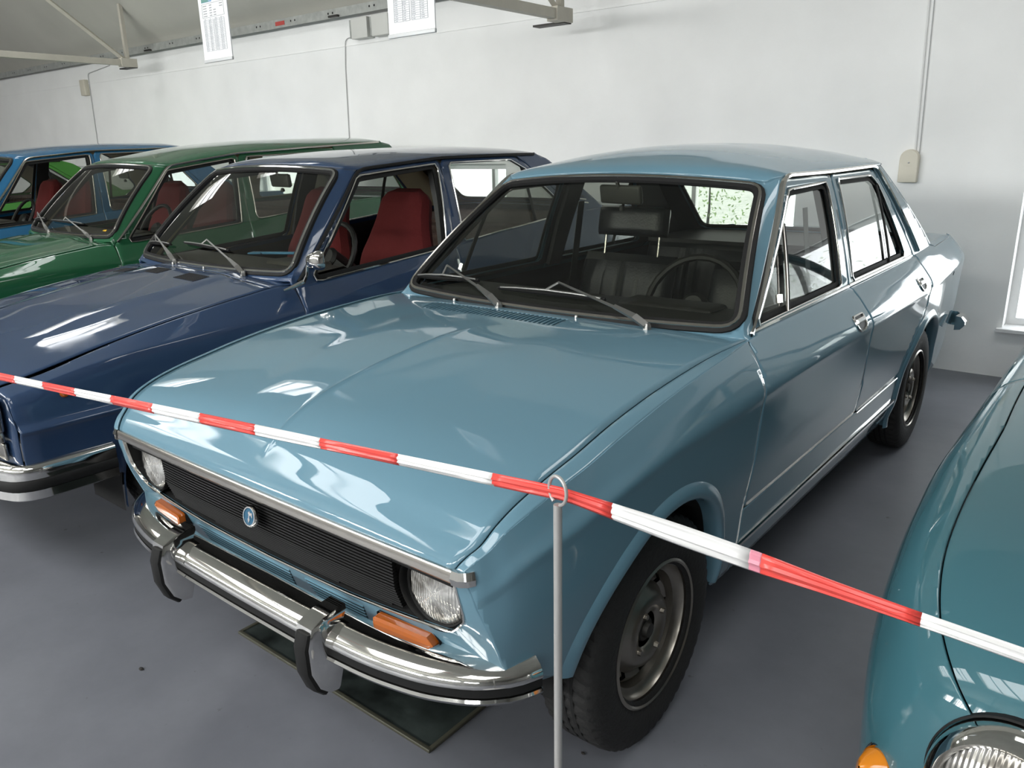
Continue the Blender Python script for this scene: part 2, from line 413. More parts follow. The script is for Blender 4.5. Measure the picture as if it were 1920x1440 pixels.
        for k in range(n):
            for i in range(m_-1): F.append((k*m_+i, ((k+1) % n)*m_+i, ((k+1) % n)*m_+i+1, k*m_+i+1))
        hub = D.objects.new('wheel', None); COL.objects.link(hub); hub.parent = s.root; hub.location = (x*1, y, z); hub.empty_display_size = .1
        fixn(mesh('tyre', V, F, M_TYRE, hub, angle=40))
        gb = MB()
        for hx in (-.3, 0, .3):
            gb.lathe([(R+.0004, hx*hw-.004), (R+.0004, hx*hw+.004)], axis='x', n=60)
        gb.build('tread_grooves', M_INNER, hub)
        q = hw*.80*sg
        rb = MB().lathe([(rim-.004, q+.012*sg), (rim, q+.016*sg), (rim+.006, q+.012*sg), (rim+.004, q), (rim-.014, q-.004*sg), (rim-.02, q-.02*sg), (rim-.034, q-.026*sg), (rim-.038, q-.05*sg), (rim-.05, q-.07*sg)], axis='x', n=64)
        o = rb.build('wheel_rim', steel, hub, angle=50); fixn(o)
        # disc with dished centre and openings between rim and disc
        n = 96; rings = [(.046, .000), (.055, .012), (.075, .016), (.092, .010), (.106, -.012), (.118, -.018), (.128, -.012), (.140, -.020), (.150, -.034)]
        V = []; F = []
        for (r, h) in rings:
            for k in range(n): a = 2*math.pi*k/n; V.append(((q*1 + (h-.022)*sg), r*math.cos(a), r*math.sin(a)))
        for i in range(len(rings)-1):
            for k in range(n):
                if i >= 5 and i <= 6 and (k % 12) in (0, 1, 2): continue
                F.append((i*n+k, i*n+(k+1) % n, (i+1)*n+(k+1) % n, (i+1)*n+k))
        o = mesh('wheel_disc', V, F, steel, hub, angle=50); fixn(o)
        MB().lathe([(0, q-.02*sg), (.03, q-.02*sg), (.034, q-.03*sg), (.045, q-.05*sg)], axis='x', n=24).build('hub_cap', M_GUNK, hub)
        MB().lathe([(0, q-.006*sg), (.018, q-.008*sg), (.022, q-.02*sg), (.022, q-.04*sg)], axis='x', n=20).build('axle_nut', M_GUNK, hub)
        MB().lathe([(0.0, q-.055*sg), (.15, q-.055*sg)], axis='x', n=32).build('brake_drum', M_INNER, hub)
        for k in range(4):
            a = math.pi/2*k+.5
            MB().lathe([(0, q+.001*sg), (.007, q+.001*sg), (.009, q-.010*sg)], c=(0, .064*math.cos(a), .064*math.sin(a)), axis='x', n=6).build('wheel_bolt', steel, hub, smooth=False)
        return hub
    def arch(s, sg):
        """flared lip and black liner of one wheel opening"""
        c = s.c
        for (ya, za, R) in s.c['arches']:
            A = np.linspace(s.c.get('lipa', -.45) if ya < 1 else -.35, math.pi+(.10 if ya < 1 else .25), 44); V = []; rings = [(R+.040, 0.000), (R+.033, .005), (R+.020, .011), (R+.006, .013), (R-.001, .009), (R-.002, -.012), (R-.002, -.04)]
            if s.c.get('nolip'): rings = [(R+.004, .000), (R, .0), (R-.002, -.02)]
            for a in A:
                for (r, o) in rings:
                    aa = a; y = ya-r*math.cos(aa); z = za+r*math.sin(aa)
                    if a < 0: y = ya-r; z = za+r*a*.9
                    if a > math.pi: y = ya+r; z = za-r*(a-math.pi)*.9
                    zb = s.c['rails'][-1][1][0]
                    V.append((y, max(z, .2), o))
            V = np.array(V); m = len(rings); x = s.X(V[:, :2])+V[:, 2]
            P3 = np.stack([sg*x, V[:, 0], V[:, 1]], 1); F = [(i*m+j, (i+1)*m+j, (i+1)*m+j+1, i*m+j+1) for i in range(len(A)-1) for j in range(m-1)]
            fixn(mesh('wheel_arch_lip', P3, F, s.m, s.root, angle=60))
            # liner
            b = MB(); pr = []
            A = np.linspace(0, math.pi, 20)
            P_ = [(ya-(R+.005)*math.cos(a), za+(R+.005)*math.sin(a)) for a in A]; P_ = [(ya-R-.005, .18 if 'lipa' not in c else (.38 if ya < 1 else .22))]+P_+[(ya+R+.005, .18)]
            V = []; F = []
            for (y, z) in P_:
                xo = float(s.X(np.array([[y, max(z, .25)]]))[0])-.02; V += [(sg*xo, y, z), (sg*.48, y, z)]
            for i in range(len(P_)-1): F.append((2*i, 2*i+2, 2*i+3, 2*i+1))
            F.append(tuple(2*i+1 for i in range(len(P_))))
            mesh('wheel_well', V, F, M_INNER, s.root, smooth=False)
    # ---- build all
    def build(s):
        c = s.c; s.m = c['paint']; s._grid = s.sidegrid(); g = c['gh']
        s.build_hood()
        for sg in (1, -1):
            for pn in c['panels']:
                ex = (lambda b, sg=sg: s.strip_into(b, sg)) if pn.get('strip') else None
                s.panel(pn['name'], pn['poly'], s.m, sg, holes=pn.get('holes', ()), extra=ex, below=pn.get('below', False))
            s.arch(sg)
            for w in c['windows']:
                if 'glass' in w and not w.get('open'):
                    P, F = s._grid; gg = sdf(w['glass']); P, F = clip(P, F, gg)
                    if len(F): mesh(w['name'], s.S3(P, sg, -.012), F, c.get('glassmat', M_GLASS), s.root)
                for k, tr in enumerate(w.get('trims', ())):
                    if tr[0] == 'vent_window_chrome' and sg < 0: continue
                    s.trim2(tr[0], tr[1], tr[2], s.root, sg, w=tr[3], h=tr[4], closed=tr[5], out=tr[6] if len(tr) > 6 else 0)
            # door trim below the belt, also a dark backing added to darken panel gaps
            P, F = s._grid; zb = s.z0
            P, F = clip(P, F, lambda Q: zb(Q[:, 0])-.02-Q[:, 1]); P, F = clip(P, F, lambda Q: Q[:, 0]+.22)
            for (ya, za, R) in c['arches']:
                P, F = clip(P, F, lambda Q: np.hypot(Q[:, 0]-ya, Q[:, 1]-za)-R-.008)
            mesh('door_trim_gap_backing', s.S3(P, sg, -.035), F, c.get('trimmat', M_BLACK), s.root)
        holes = [h for pn in c['panels'] for h in pn.get('holes', ())]
        P, F = s._grid; zb = s.z0; gz = pc(g['ygut'], g['zgut']); (e0, e1), (b0, b1) = (c['ws']['edge0'], c['ws']['edge1']), (c['backlight']['edge0'], c['backlight']['edge1'])
        gq = sdf([(e0[0]+.03, e0[1]), (e1[0]+.02, e1[1]-.01), (1.6, c['gh']['zgut'][2]-.01), (b0[0]-.02, b0[1]-.012), (b1[0]-.05, b1[1]), (1.5, .90)]); P, F = clip(P, F, gq); P, F = clip(P, F, lambda Q: Q[:, 1]-zb(Q[:, 0])-.004)
        for hh in holes:
            gh_ = sdf(hh); P, F = clip(P, F, lambda Q: -gh_(Q)-.002)
        for sg in (1, -1): mesh('pillar_lining', s.S3(P, sg, -.022), F, c.get('headliner2', M_BLACK), s.root)
        for (ya, za, R) in c['arches']:
            for sg in (1, -1): s.wheel(sg*c['track'], ya, c['wr'], c['wr'], .16, sg)
        s.screens(); s.interior()
        # floor pan and rear
        zf = .24; fl = MB().box((0, (c['yspan'][1]-.15)/2, zf), (.9, c['yspan'][1]+.30, .06))
        fl.box((0, 1.28, .26), (1.36, 1.65, .06)); fl.build('floor_pan', M_INNER, s.root, smooth=False)
        b = MB(); ye = c['yspan'][1]; zz = [.3, .45, .6, .75, .85, float(s.z0(ye)[0])]
        V = []; 
        for z in zz:
            xx = float(s.X(np.array([[ye, z-.002]]))[0]); by = .05*math.sin((z-.3)/.65*math.pi)
            for t in np.linspace(-1, 1, 15): V.append((t*xx, ye+by*(1-abs(t)**4), z))
        F = [(i*15+j, i*15+j+1, (i+1)*15+j+1, (i+1)*15+j) for i in range(len(zz)-1) for j in range(14)]
        mesh('tail_panel', V, F, s.m, s.root)
        b = MB(); path = [(sg_*x, y) for sg_, pts in ((1, [(.78, ye-.12), (.785, ye-.02), (.75, ye+.05), (.6, ye+.08), (0, ye+.1)]),) for (x, y) in pts]
        path = [(x, y, .48) for x, y in path]+[(-x, y, .48) for x, y in path[::-1][1:]]
        nn = []
        for i in range(len(path)):
            a = Vector(path[max(i-1, 0)]); d = Vector(path[min(i+1, len(path)-1)]); t = (d-a).normalized(); nn.append(t.cross(Vector((0, 0, 1))) if (t.cross(Vector((0, 0, 1))).y > 0 or abs(path[i][0]) > .7) else -t.cross(Vector((0, 0, 1))))
        nn = [Vector((path[i][0]*.3 if abs(path[i][0]) > .7 else 0, 1 if abs(path[i][0]) < .76 else .2, 0)).normalized() if abs(path[i][0]) < .77 else Vector((math.copysign(1, path[i][0]), 0, 0)) for i in range(len(path))]
        MB().sweep(path, nn, [(-.04, -.03), (-.035, 0), (-.01, .02), (.01, .02), (.035, 0), (.04, -.03)]).build('rear_bumper', M_CHROME, s.root)
    def screens(s):
        c = s.c; g = c['gh']; w = c['ws']
        # windshield surface u in [-1,1], v in [0,1]
        def WS(u, v, out=0):
            u = np.asarray(u, float); v = np.asarray(v, float); a = np.abs(u); ins = np.minimum(a, 1)
            xb, yb, zb = w['bot']; xt, yt, zt = w['top']
            x = ins*(xb+(xt-xb)*v); y = yb+(yt-yb)*v + w['bow']*(ins**2.5)*(1-.2*v) ; z = zb+(zt-zb)*v + w.get('zb', .012)*ins**2*(1-v) - w.get('zt', .03)*ins**2*v
            y = y - .018*4*v*(1-v); z = z+.012*4*v*(1-v)
            # towards the side sheet
            e = np.clip((a-1)/.1, 0, 1)
            (ey0, ez0), (ey1, ez1) = w['edge0'], w['edge1']; ey = ey0+(ey1-ey0)*v; ez = ez0+(ez1-ez0)*v
            ex = s.X(np.stack([ey, ez], 1)); 
            x = x+(ex-x)*e; y = y+(ey-y)*e**1.3; z = z+(ez-z)*e
            P = np.stack([np.sign(u)*x, y, z], 1)
            return P
        s.WS = WS
        def WN(u, v):
            e = .01; a = WS(u+e, v)-WS(u-e, v); b = WS(u, v+e)-WS(u, v-e); n = np.cross(a, b); return n/np.linalg.norm(n, axis=1)[:, None]
        s.WN = WN
        fr = rpoly([(-.985, .0+.02), (.985, .02), (.985, .955), (-.985, .955)], [.10, .10, .085, .085], 10); path = resample(fr, .03)
        us = np.unique(np.r_[np.linspace(-1, 1, 61), np.linspace(-1.1, -1, 6), np.linspace(1, 1.1, 6)]); vs = np.unique(np.r_[np.linspace(-.04, 1.0, 44)])
        P, F = grid(us, vs); gi = sdf(rpoly([(-1, 0), (1, 0), (1, .975), (-1, .975)], [.10, .10, .085, .085], 10))
        P2, F2 = clip(P, F, lambda Q: -gi(Q))
        mesh('windshield_surround', WS(P2[:, 0], P2[:, 1]), F2, s.m, s.root, solid=.012, angle=35)
        Vl = WS(P2[:, 0], P2[:, 1]); Vl[:, 1] += .022; Vl[:, 0] *= .985; Vl[:, 2] -= .01; mesh('windshield_pillar_lining', Vl, F2, M_BLACK, s.root)
        P3, F3 = clip(P, F, sdf(fr)); V = WS(P3[:, 0], P3[:, 1]); 
        mesh('windshield', V-WN(P3[:, 0], P3[:, 1])*.004, F3, c.get('wsglass', M_GLASS2), s.root)
        V = WS(path[:, 0], path[:, 1]); n = WN(path[:, 0], path[:, 1])
        MB().sweep(V, n, [(-.020, -.006), (-.019, .006), (-.006, .011), (.006, .011), (.016, .006), (.018, -.006)], True).build('windshield_seal', M_RUBBER, s.root)
        V2 = V+n*.0105; MB().sweep(V2, n, [(-.0065, -.002), (-.005, .003), (.004, .003), (.0065, -.002)], True).build('windshield_chrome_trim', c.get('wstrim', M_ALU), s.root)
        # roof
        r = c['roof']; yr = np.unique(np.r_[np.linspace(r['y0'], r['y0']+.12, 10), np.linspace(r['y0']+.12, r['y1'], 40)]); zc = pc(r['yc'], r['zc']); 
        tt = np.sin(np.linspace(-math.pi/2, math.pi/2, 61)); sv = np.unique(np.r_[np.linspace(0, .35, 14)**1.5, np.linspace(.21, 1, 36)]); P, F = grid(tt, sv); t, sp_ = P[:, 0], P[:, 1]
        W0 = WS(t*1.1, np.full(len(t), 1.0)); y1 = r['y1']-r['bowb']*t**2; yy = W0[:, 1]+(y1-W0[:, 1])*sp_
        def rz(t, y): zg = pc(g['ygut'], g['zgut'])(y); return zg+.004+(zc(y)-zg)*(1-np.abs(t)**r.get('pw', 2.6))**.75
        xg = pc(g['ygut'], g['xgut'])(yy); dy = yy-W0[:, 1]; e_ = np.exp(-(dy/.022)**1.0)
        z = rz(t, yy)+(W0[:, 2]-rz(t, W0[:, 1]))*e_; x = t*(xg+.004); x = x+(W0[:, 0]-x)*np.exp(-dy/.03)
        V = np.stack([x, yy, z], 1)
        mesh('roof_panel', V, F, s.m, s.root, solid=.012, angle=45)
        V[:, 2] -= .02; V[:, 0] *= .98; mesh('headliner', V, F, c.get('headliner', M_BEIGE), s.root)
        s.roofz = zc
        # gutters
        for sg in (1, -1):
            if g.get('gutterpath'):
                P = resample(rline(g['gutterpath'], .05), .03, False); V = s.S3(P, sg, .004); n = s.nrm(P, sg)
                MB().sweep(V, n, [(-.007, -.008), (-.007, .006), (0, .010), (.007, .006), (.007, -.008)]).build('rain_gutter', g['guttermat'], s.root)
        # rear screen: between C pillars
        b = c['backlight']
        def BS(u, v):
            a = np.minimum(np.abs(u), 1); xt, yt, zt = b['top']; xb, yb, zb = b['bot']
            x = a*(xt+(xb-xt)*v); y = yt+(yb-yt)*v-b['bow']*a**2; z = zt+(zb-zt)*v-.02*a**2*(1-v)
            e = np.clip((np.abs(u)-1)/.1, 0, 1); (ey0, ez0), (ey1, ez1) = b['edge0'], b['edge1']; ey = ey0+(ey1-ey0)*v; ez = ez0+(ez1-ez0)*v
            ex = s.X(np.stack([ey, ez], 1)); return np.stack([np.sign(u)*(x+(ex-x)*e), y+(ey-y)*e, z+(ez-z)*e], 1)
        us = np.unique(np.r_[np.linspace(-1, 1, 41), np.linspace(-1.1, -1, 5), np.linspace(1, 1.1, 5)]); P, F = grid(us, np.linspace(-.02, 1.02, 24))
        hole = rpoly([(-.95, .08), (.95, .08), (.95, .93), (-.95, .93)], .09, 8); gh = sdf(hole)
        P2, F2 = clip(P, F, lambda Q: -gh(Q)); mesh('rear_window_surround', BS(P2[:, 0], P2[:, 1]), F2, s.m, s.root, solid=.012)
        Vl = BS(P2[:, 0], P2[:, 1]); Vl[:, 1] -= .02; Vl[:, 2] -= .016; mesh('rear_pillar_lining', Vl, F2, M_BLACK, s.root)
        P2, F2 = clip(P, F, gh); mesh('rear_window', BS(P2[:, 0], P2[:, 1]), F2, M_GLASS, s.root)
        hp = resample(hole, .04); V = BS(hp[:, 0], hp[:, 1]); MB().tube(V, .012, 6, True).build('rear_window_seal', M_RUBBER, s.root)
        # tail deck
        d = c['deck']; yy = np.linspace(d['y0'], d['y1'], 16); tt = np.linspace(-1, 1, 31); P, F = grid(tt, yy)
        xx = s.x0(P[:, 1]); zz = s.z0(P[:, 1]); V = np.stack([P[:, 0]*xx, P[:, 1], zz+d['h']*(1-np.abs(P[:, 0])**3)], 1)
        mesh(d.get('name', 'boot_lid'), V, F, s.m, s.root, solid=.006)
    def seat(s, x, y, z, m, w=.48, hr=True, high=False, pleats=True, hm=None, lab=None):
        t = D.objects.new('front_seat', None); COL.objects.link(t); t.parent = s.root; t.location = (x, y, z)
        def cushion(b, wx, dy, dz, c, M=None, pl=True):
            # rounded, pleated pad
            nx, nz = 41, 14; V = []; F = []
            for side in (1, -1):
                base = len(b.V)
                VV = []
                for i in range(nx):
                    u = -1+2*i/(nx-1)
                    for j in range(nz):
                        v = -1+2*j/(nz-1); e = (1-abs(u)**6)**.5*(1-abs(v)**6)**.5; g_ = 0
                        if pl and side > 0:
                            for q in (-.52, -.42, .42, .52, -.06, .06): g_ += .010*math.exp(-((u-q)/.022)**2)*(1 if abs(v) < .82 else 0)
                        p = Vector((u*wx/2, -side*(dy/2*e-g_), v*dz/2)); 
                        if M is not None: p = M @ p
                        VV.append((p.x+c[0], p.y+c[1], p.z+c[2]))
                FF = [(i*nz+j, (i+1)*nz+j, (i+1)*nz+j+1, i*nz+j+1) for i in range(nx-1) for j in range(nz-1)]
                b.add(VV, FF if side > 0 else [f[::-1] for f in FF])
        tilt = Matrix.Rotation(math.radians(-17), 3, 'X')
        if not high:
            b = MB(); cushion(b, w, .13, .56, (0, .30, .34), tilt, pleats); b.build('backrest', m, t)
            b = MB(); cushion(b, w, .15, .50, (0, -.02, .04), Matrix.Rotation(math.radians(-86), 3, 'X'), pleats); b.build('seat_cushion', m, t)
            if hr:
                b = MB(); cushion(b, .36, .10, .135, (0, .40, .755), Matrix.Rotation(math.radians(-10), 3, 'X'), False); b.build('headrest', hm or m, t)
                for q in (-.14, .14): MB().tube([(q, .375, .58), (q, .395, .72)], .006, 8).build('headrest_post', M_ALU, t)
        else:
            # one piece high-back seat: shoulders taper into an integral headrest
            nx, nz = 21, 26; zs = np.linspace(0, 1, nz); hw = pc([0, .25, .5, .64, .78, .93, 1], [.26, .285, .28, .235, .195, .17, .09])(zs)
            for k in (1,):
                VV = []; FF = []; b = MB()
                for side in (1, -1):
                    VV = []
                    for i in range(nx):
                        u = -1+2*i/(nx-1)
                        for j in range(nz):
                            v = zs[j]; e = math.sqrt(max(0, 1-abs(u)**5))*math.sqrt(max(0, 1-(2*v-1)**10)); p = tilt @ Vector((u*hw[j], -side*.065*e, (v-.5)*.80)); VV.append((p.x, p.y+.34, p.z+.46))
                    FF = [(i*nz+j, (i+1)*nz+j, (i+1)*nz+j+1, i*nz+j+1) for i in range(nx-1) for j in range(nz-1)]
                    b.add(VV, FF if side > 0 else [f[::-1] for f in FF])
                b.build('backrest', m, t)
            b = MB(); cushion(b, w, .16, .52, (0, -.02, .04), Matrix.Rotation(math.radians(-84), 3, 'X'), False); b.build('seat_cushion', m, t)
        MB().box((0, .02, -.12), (w*.8, .42, .16), bev=.01).build('seat_base', M_BLACK, t)
        return t
    def interior(s):
        c = s.c; q = c['int']; dy = q.get('dy', 0); dz = q.get('dz', 0)
        for k, x in enumerate(q['seatx']):
            s.seat(x, q['seaty'], q['seatz'], q['seatmat'], hr=q.get('hr', (1, 1))[k], high=q.get('high', False), hm=q.get('hm'))
        # rear bench
        b = MB(); nx, nz = 81, 14
        ry, rz = q['reary'], q['reartop']
        VV = []
        for i in range(nx):
            u = -1+2*i/(nx-1)
            for j in range(nz):
                v = j/(nz-1); e = (1-abs(u)**10)**.5*(1-(2*v-1)**8)**.5; g_ = 0
                if q.get('pleat', True):
                    for p in np.r_[np.linspace(-.62, -.34, 5), np.linspace(.34, .62, 5)]: g_ += .012*math.exp(-((u-p)/.010)**2)*(1 if .1 < v < .9 else 0)
                VV.append((u*.62, ry-.08*e+g_+v*.14, rz-.52+v*.52))
        b.add(VV, [(i*nz+j, (i+1)*nz+j, (i+1)*nz+j+1, i*nz+j+1) for i in range(nx-1) for j in range(nz-1)])
        b.build('rear_backrest', q['rearmat'], s.root)
        MB().box((0, ry-.22, rz-.5), (1.2, .5, .14), bev=.04).build('rear_seat_cushion', q['rearmat'], s.root)
        MB().box((0, q['shelfy'], rz-.01), (1.22, q['shelfl'], .02)).build('parcel_shelf', q.get('shelfmat', M_BLACK), s.root, smooth=False)
        # dashboard follows the windshield base
        n = 25; V = []; us = np.linspace(-.97, .97, n); wb = s.WS(us, np.full(n, .03)); ys = q['dashy']
        prof = lambda p: [(p[0], p[1]-.02, p[2]-.035), (p[0], p[1]+.15, p[2]-.02), (p[0]*.98, ys-.03, q['dashz']), (p[0]*.98, ys, q['dashz']-.015), (p[0]*.98, ys+.005, q['dashz']-.07), (p[0]*.98, ys-.05, q['dashz']-.12), (p[0]*.98, ys-.06, q['dashz']-.28)]
        m_ = 7
        for p in wb: V += prof(p)
        F = [(i*m_+j, (i+1)*m_+j, (i+1)*m_+j+1, i*m_+j+1) for i in range(n-1) for j in range(m_-1)]
        fixn(mesh('dashboard', V, F, q.get('dashmat', M_DASH), s.root, angle=50))
        MB().box((q['swx'], ys-.06, q['dashz']-.02), (.36, .14, .06), bev=.02).build('instrument_hood', q.get('dashmat', M_DASH), s.root)
        # steering wheel
        t = D.objects.new('steering_wheel', None); COL.objects.link(t); t.parent = s.root; t.location = (q['swx'], q['swy'], q['swz']); t.rotation_euler = (math.radians(q.get('swt', 62)), 0, 0)
        MB().tube([(.185*math.cos(a), .185*math.sin(a), 0) for a in np.linspace(0, 2*math.pi, 48, endpoint=False)], [.0130 if i % 2 else .0150 for i in range(48)], 8, True).build('wheel_rim_grip', M_BLACK, t)
        bb = MB()
        for a in (math.radians(200), math.radians(340), math.radians(270)): bb.box((.09*math.cos(a), .09*math.sin(a), -.012), (.17, .032, .008), Matrix.Rotation(a, 3, 'Z'))
        bb.build('spokes', M_BLACK, t)
        MB().lathe([(0, .012), (.04, .01), (.055, -.005), (.05, -.03), (.03, -.22)], n=24).build('horn_boss', M_BLACK, t)
        # rear-view mirror
        mx, my, mz = q['mirror']; t = D.objects.new('rear_view_mirror', None); COL.objects.link(t); t.parent = s.root; t.location = (mx, my, mz); t.rotation_euler = (math.radians(8), 0, math.radians(q.get('mrz', -14)))
        MB().box((0, 0, 0), (.205, .022, .068), bev=.0105).build('mirror_housing', M_MIRB, t)
        MB().box((0, .0125, 0), (.19, .002, .056), bev=.0009).build('mirror_glass', M_CHROME, t)
        MB().tube([(0, -.006, .02), (-.004, -.010, .045), (0, -.004, .062)], .007, 6).build('mirror_stalk', M_MIRB, t)
        MB().lathe([(0, -.012), (.011, -.01), (.011, .0), (.006, .008)], c=(0, 0, -.047), n=10).build('dimming_lever', M_BLACK, t)
        # belts and pillars inside
        for sg in (1, -1):
            pb = s.S3(np.array([[c['bp'][0], c['gh']['zgut'][2]-.04], [c['bp'][1], float(s.z0(c['bp'][1])[0])-.1]]), sg, -.045)
            yy_ = np.array([[c['bp'][0], c['gh']['zgut'][2]-.03], [(c['bp'][0]+c['bp'][1])/2, (c['gh']['zgut'][2]+.93)/2], [c['bp'][1], float(s.z0(c['bp'][1])[0])+.004]])
            MB().sweep(s.S3(yy_, sg, -.030), s.nrm(yy_, sg), [(-.055, -.025), (-.045, 0), (.045, 0), (.055, -.025)]).build('pillar_trim', c.get('pillarmat', M_BLACK), s.root)
            if q.get('belts', True):
                a = Vector(tuple(pb[0]*[.93, 1, 1]))+Vector((0, -.02, -.09)); e = Vector((sg*(.62), c['bp'][1]+.02, .35))
                MB().sweep([a, (a+e)/2, e], [Vector((-sg, 0, 0))]*3, [(-.024, 0), (.024, 0), (.024, .002), (-.024, .002)]).build('seat_belt', M_BLACK, s.root)
def rline(pts, r, n=6):
    P = [np.array(p, float) for p in pts]; out = [P[0]]
    for i in range(1, len(P)-1):
        a, b, c = P[i-1], P[i], P[i+1]; u = (a-b)/np.linalg.norm(a-b); v = (c-b)/np.linalg.norm(c-b); d = min(r, .45*np.linalg.norm(a-b), .45*np.linalg.norm(c-b))
        p0, p1 = b+u*d, b+v*d
        for k in range(n+1): t = k/n; out.append((1-t)**2*p0+2*t*(1-t)*b+t*t*p1)
    out.append(P[-1]); return np.array(out)

def wiper(car, pivot, elbow, tipa, tipb, root, curved=True):
    """pivot/elbow/blade ends given as (u,v) on the windshield; pivot sits on the cowl"""
    def W(u, v, o): 
        a = np.array([float(u)]); b = np.array([float(v)]); return Vector(tuple((car.WS(a, b)+car.WN(a, b)*o)[0]))
    t = D.objects.new('windshield_wiper', None); COL.objects.link(t); t.parent = root
    P = Vector(pivot); e = W(*elbow, .032)
    MB().lathe([(0, .022), (.009, .022), (.013, .014), (.014, 0)], c=tuple(P+Vector((0, 0, -.004))), n=6).build('pivot_nut', M_WIPER, t, smooth=False)
    d = (e-P).normalized(); up = Vector((0, -.45, .9)); k1 = P+d*.045+up*.020; k2 = P+d*.13+up*.020
    def bar(p, q, w1, w2, h, name, m=M_WIPER):
        n = [up, up]; dd = (q-p).normalized(); side = dd.cross(up).normalized(); V = []
        for pt, w in ((p, w1), (q, w2)):
            for (a, b) in ((-1, 0), (-1, 1), (1, 1), (1, 0)): V.append(pt+side*w/2*a+up*h*b)
        MB().add(V, [(0, 1, 2, 3), (7, 6, 5, 4), (0, 4, 5, 1), (1, 5, 6, 2), (2, 6, 7, 3), (3, 7, 4, 0)]).build(name, m, t, smooth=False)
    bar(P+up*.008, k1, .020, .022, .010, 'arm_head'); bar(k1, k2, .020, .012, .009, 'arm_base'); bar(k2, e, .009, .006, .004, 'arm_rod')
    a, b = tipa, tipb; n = 12; uv = [(a[0]+(b[0]-a[0])*i/n, a[1]+(b[1]-a[1])*i/n) for i in range(n+1)]
    MB().sweep([W(u, v, .008) for u, v in uv], [Vector(tuple(car.WN(np.array([u]), np.array([v]))[0])) for u, v in uv], [(-.0035, -.006), (-.004, .006), (.004, .006), (.0035, -.006)]).build('wiper_blade', M_RUBBER, t)
    br = [W(a[0]+(b[0]-a[0])*f, a[1]+(b[1]-a[1])*f, o) for f, o in ((.03, .016), (.22, .026), (.5, .032), (.78, .026), (.97, .016))]
    MB().tube(br, .0032, 6).build('blade_bridge', M_WIPER, t)
    mid = W((a[0]+b[0])/2, (a[1]+b[1])/2, .032); MB().tube([e, mid], .0042, 6).build('blade_clip', M_WIPER, t)
    return t
# ------------------------------------------------------------------ room
def struct(o): o['kind'] = 'structure'; return o
M_WALL = mat('painted_plaster_wall', (.905, .905, .895), rough=.85, bump=.12, bscale=30, noise=.03, nscale=2.2)
M_CEIL = mat('ceiling_board', (.50, .49, .44), rough=.9, noise=.06, nscale=1.2)
M_FLOOR = mat('grey_floor_paint', (.135, .138, .155), rough=.42, bump=.05, bscale=18)
N = M_FLOOR.node_tree.nodes; L = M_FLOOR.node_tree.links; b = N['Principled BSDF']
tc = N.new('ShaderNodeTexCoord'); t = N.new('ShaderNodeTexNoise'); t.inputs['Scale'].default_value = 1.6; t.inputs['Detail'].default_value = 10; t.inputs['Roughness'].default_value = .65
r = N.new('ShaderNodeValToRGB'); e = r.color_ramp.elements; e[0].position = .35; e[0].color = (.136, .142, .163, 1); e[1].position = .7; e[1].color = (.184, .191, .217, 1)
L.new(tc.outputs['Object'], t.inputs['Vector']); L.new(t.outputs['Fac'], r.inputs['Fac'])
t3 = N.new('ShaderNodeTexNoise'); t3.inputs['Scale'].default_value = 23; t3.inputs['Detail'].default_value = 3; L.new(tc.outputs['Object'], t3.inputs['Vector'])
r3 = N.new('ShaderNodeValToRGB'); r3.color_ramp.elements[0].position = .71; r3.color_ramp.elements[0].color = (1, 1, 1, 1); r3.color_ramp.elements[1].position = .80; r3.color_ramp.elements[1].color = (.45, .42, .40, 1); L.new(t3.outputs['Fac'], r3.inputs['Fac'])
mm = N.new('ShaderNodeMix'); mm.data_type = 'RGBA'; mm.blend_type = 'MULTIPLY'; mm.inputs[0].default_value = 1; L.new(r.outputs['Color'], mm.inputs[6]); L.new(r3.outputs['Color'], mm.inputs[7]); L.new(mm.outputs[2], b.inputs['Base Color'])
M_BEAM = mat('galvanised_steel', (.40, .41, .39), rough=.5, metal=.35, noise=.15, nscale=14)
M_TRUSS = mat('cream_painted_steel', (.52, .49, .42), rough=.6, noise=.06, nscale=8)
M_FRAME = mat('white_window_frame', (.82, .82, .82), rough=.4)
M_LEAF = mat('foliage', (.30, .42, .20), rough=.8, noise=.5, nscale=6)
M_OUT = mat('outdoor_ground', (.72, .73, .68), rough=.9, noise=.2, nscale=3)

XL, XR, YF, ZC = -19.0, 13.0, -8.0, 4.25
fl = struct(MB().box(((XL+XR)/2, (YF+YW)/2, -.05), (XR-XL+1, YW-YF+1, .1)).build('floor', M_FLOOR, smooth=False))
# back wall with its low windows: pieces around the openings, one object
WIN = [(-12.35, -11.06), (-9.73, -8.44), (-7.10, -5.81), (-4.44, -3.145), (-1.775, -.49), (.885, 2.17), (3.54, 4.83)]; WZ0, WZ1 = .315, 1.335
def wall_pieces(xa, xb, wins, z0, z1, ztop, y0, y1):
    b = MB(); th = y1-y0; yc = (y0+y1)/2; edges = [xa]+[e for w in wins for e in w]+[xb]
    for i in range(0, len(edges), 2): b.box(((edges[i]+edges[i+1])/2, yc, ztop/2), (edges[i+1]-edges[i], th, ztop))
    for w in wins:
        b.box(((w[0]+w[1])/2, yc, z0/2), (w[1]-w[0], th, z0)); b.box(((w[0]+w[1])/2, yc, (z1+ztop)/2), (w[1]-w[0], th, ztop-z1))
    return b
struct(wall_pieces(XL, XR, WIN, WZ0, WZ1, ZC, YW, YW+.28).build('wall_back', M_WALL, smooth=False))
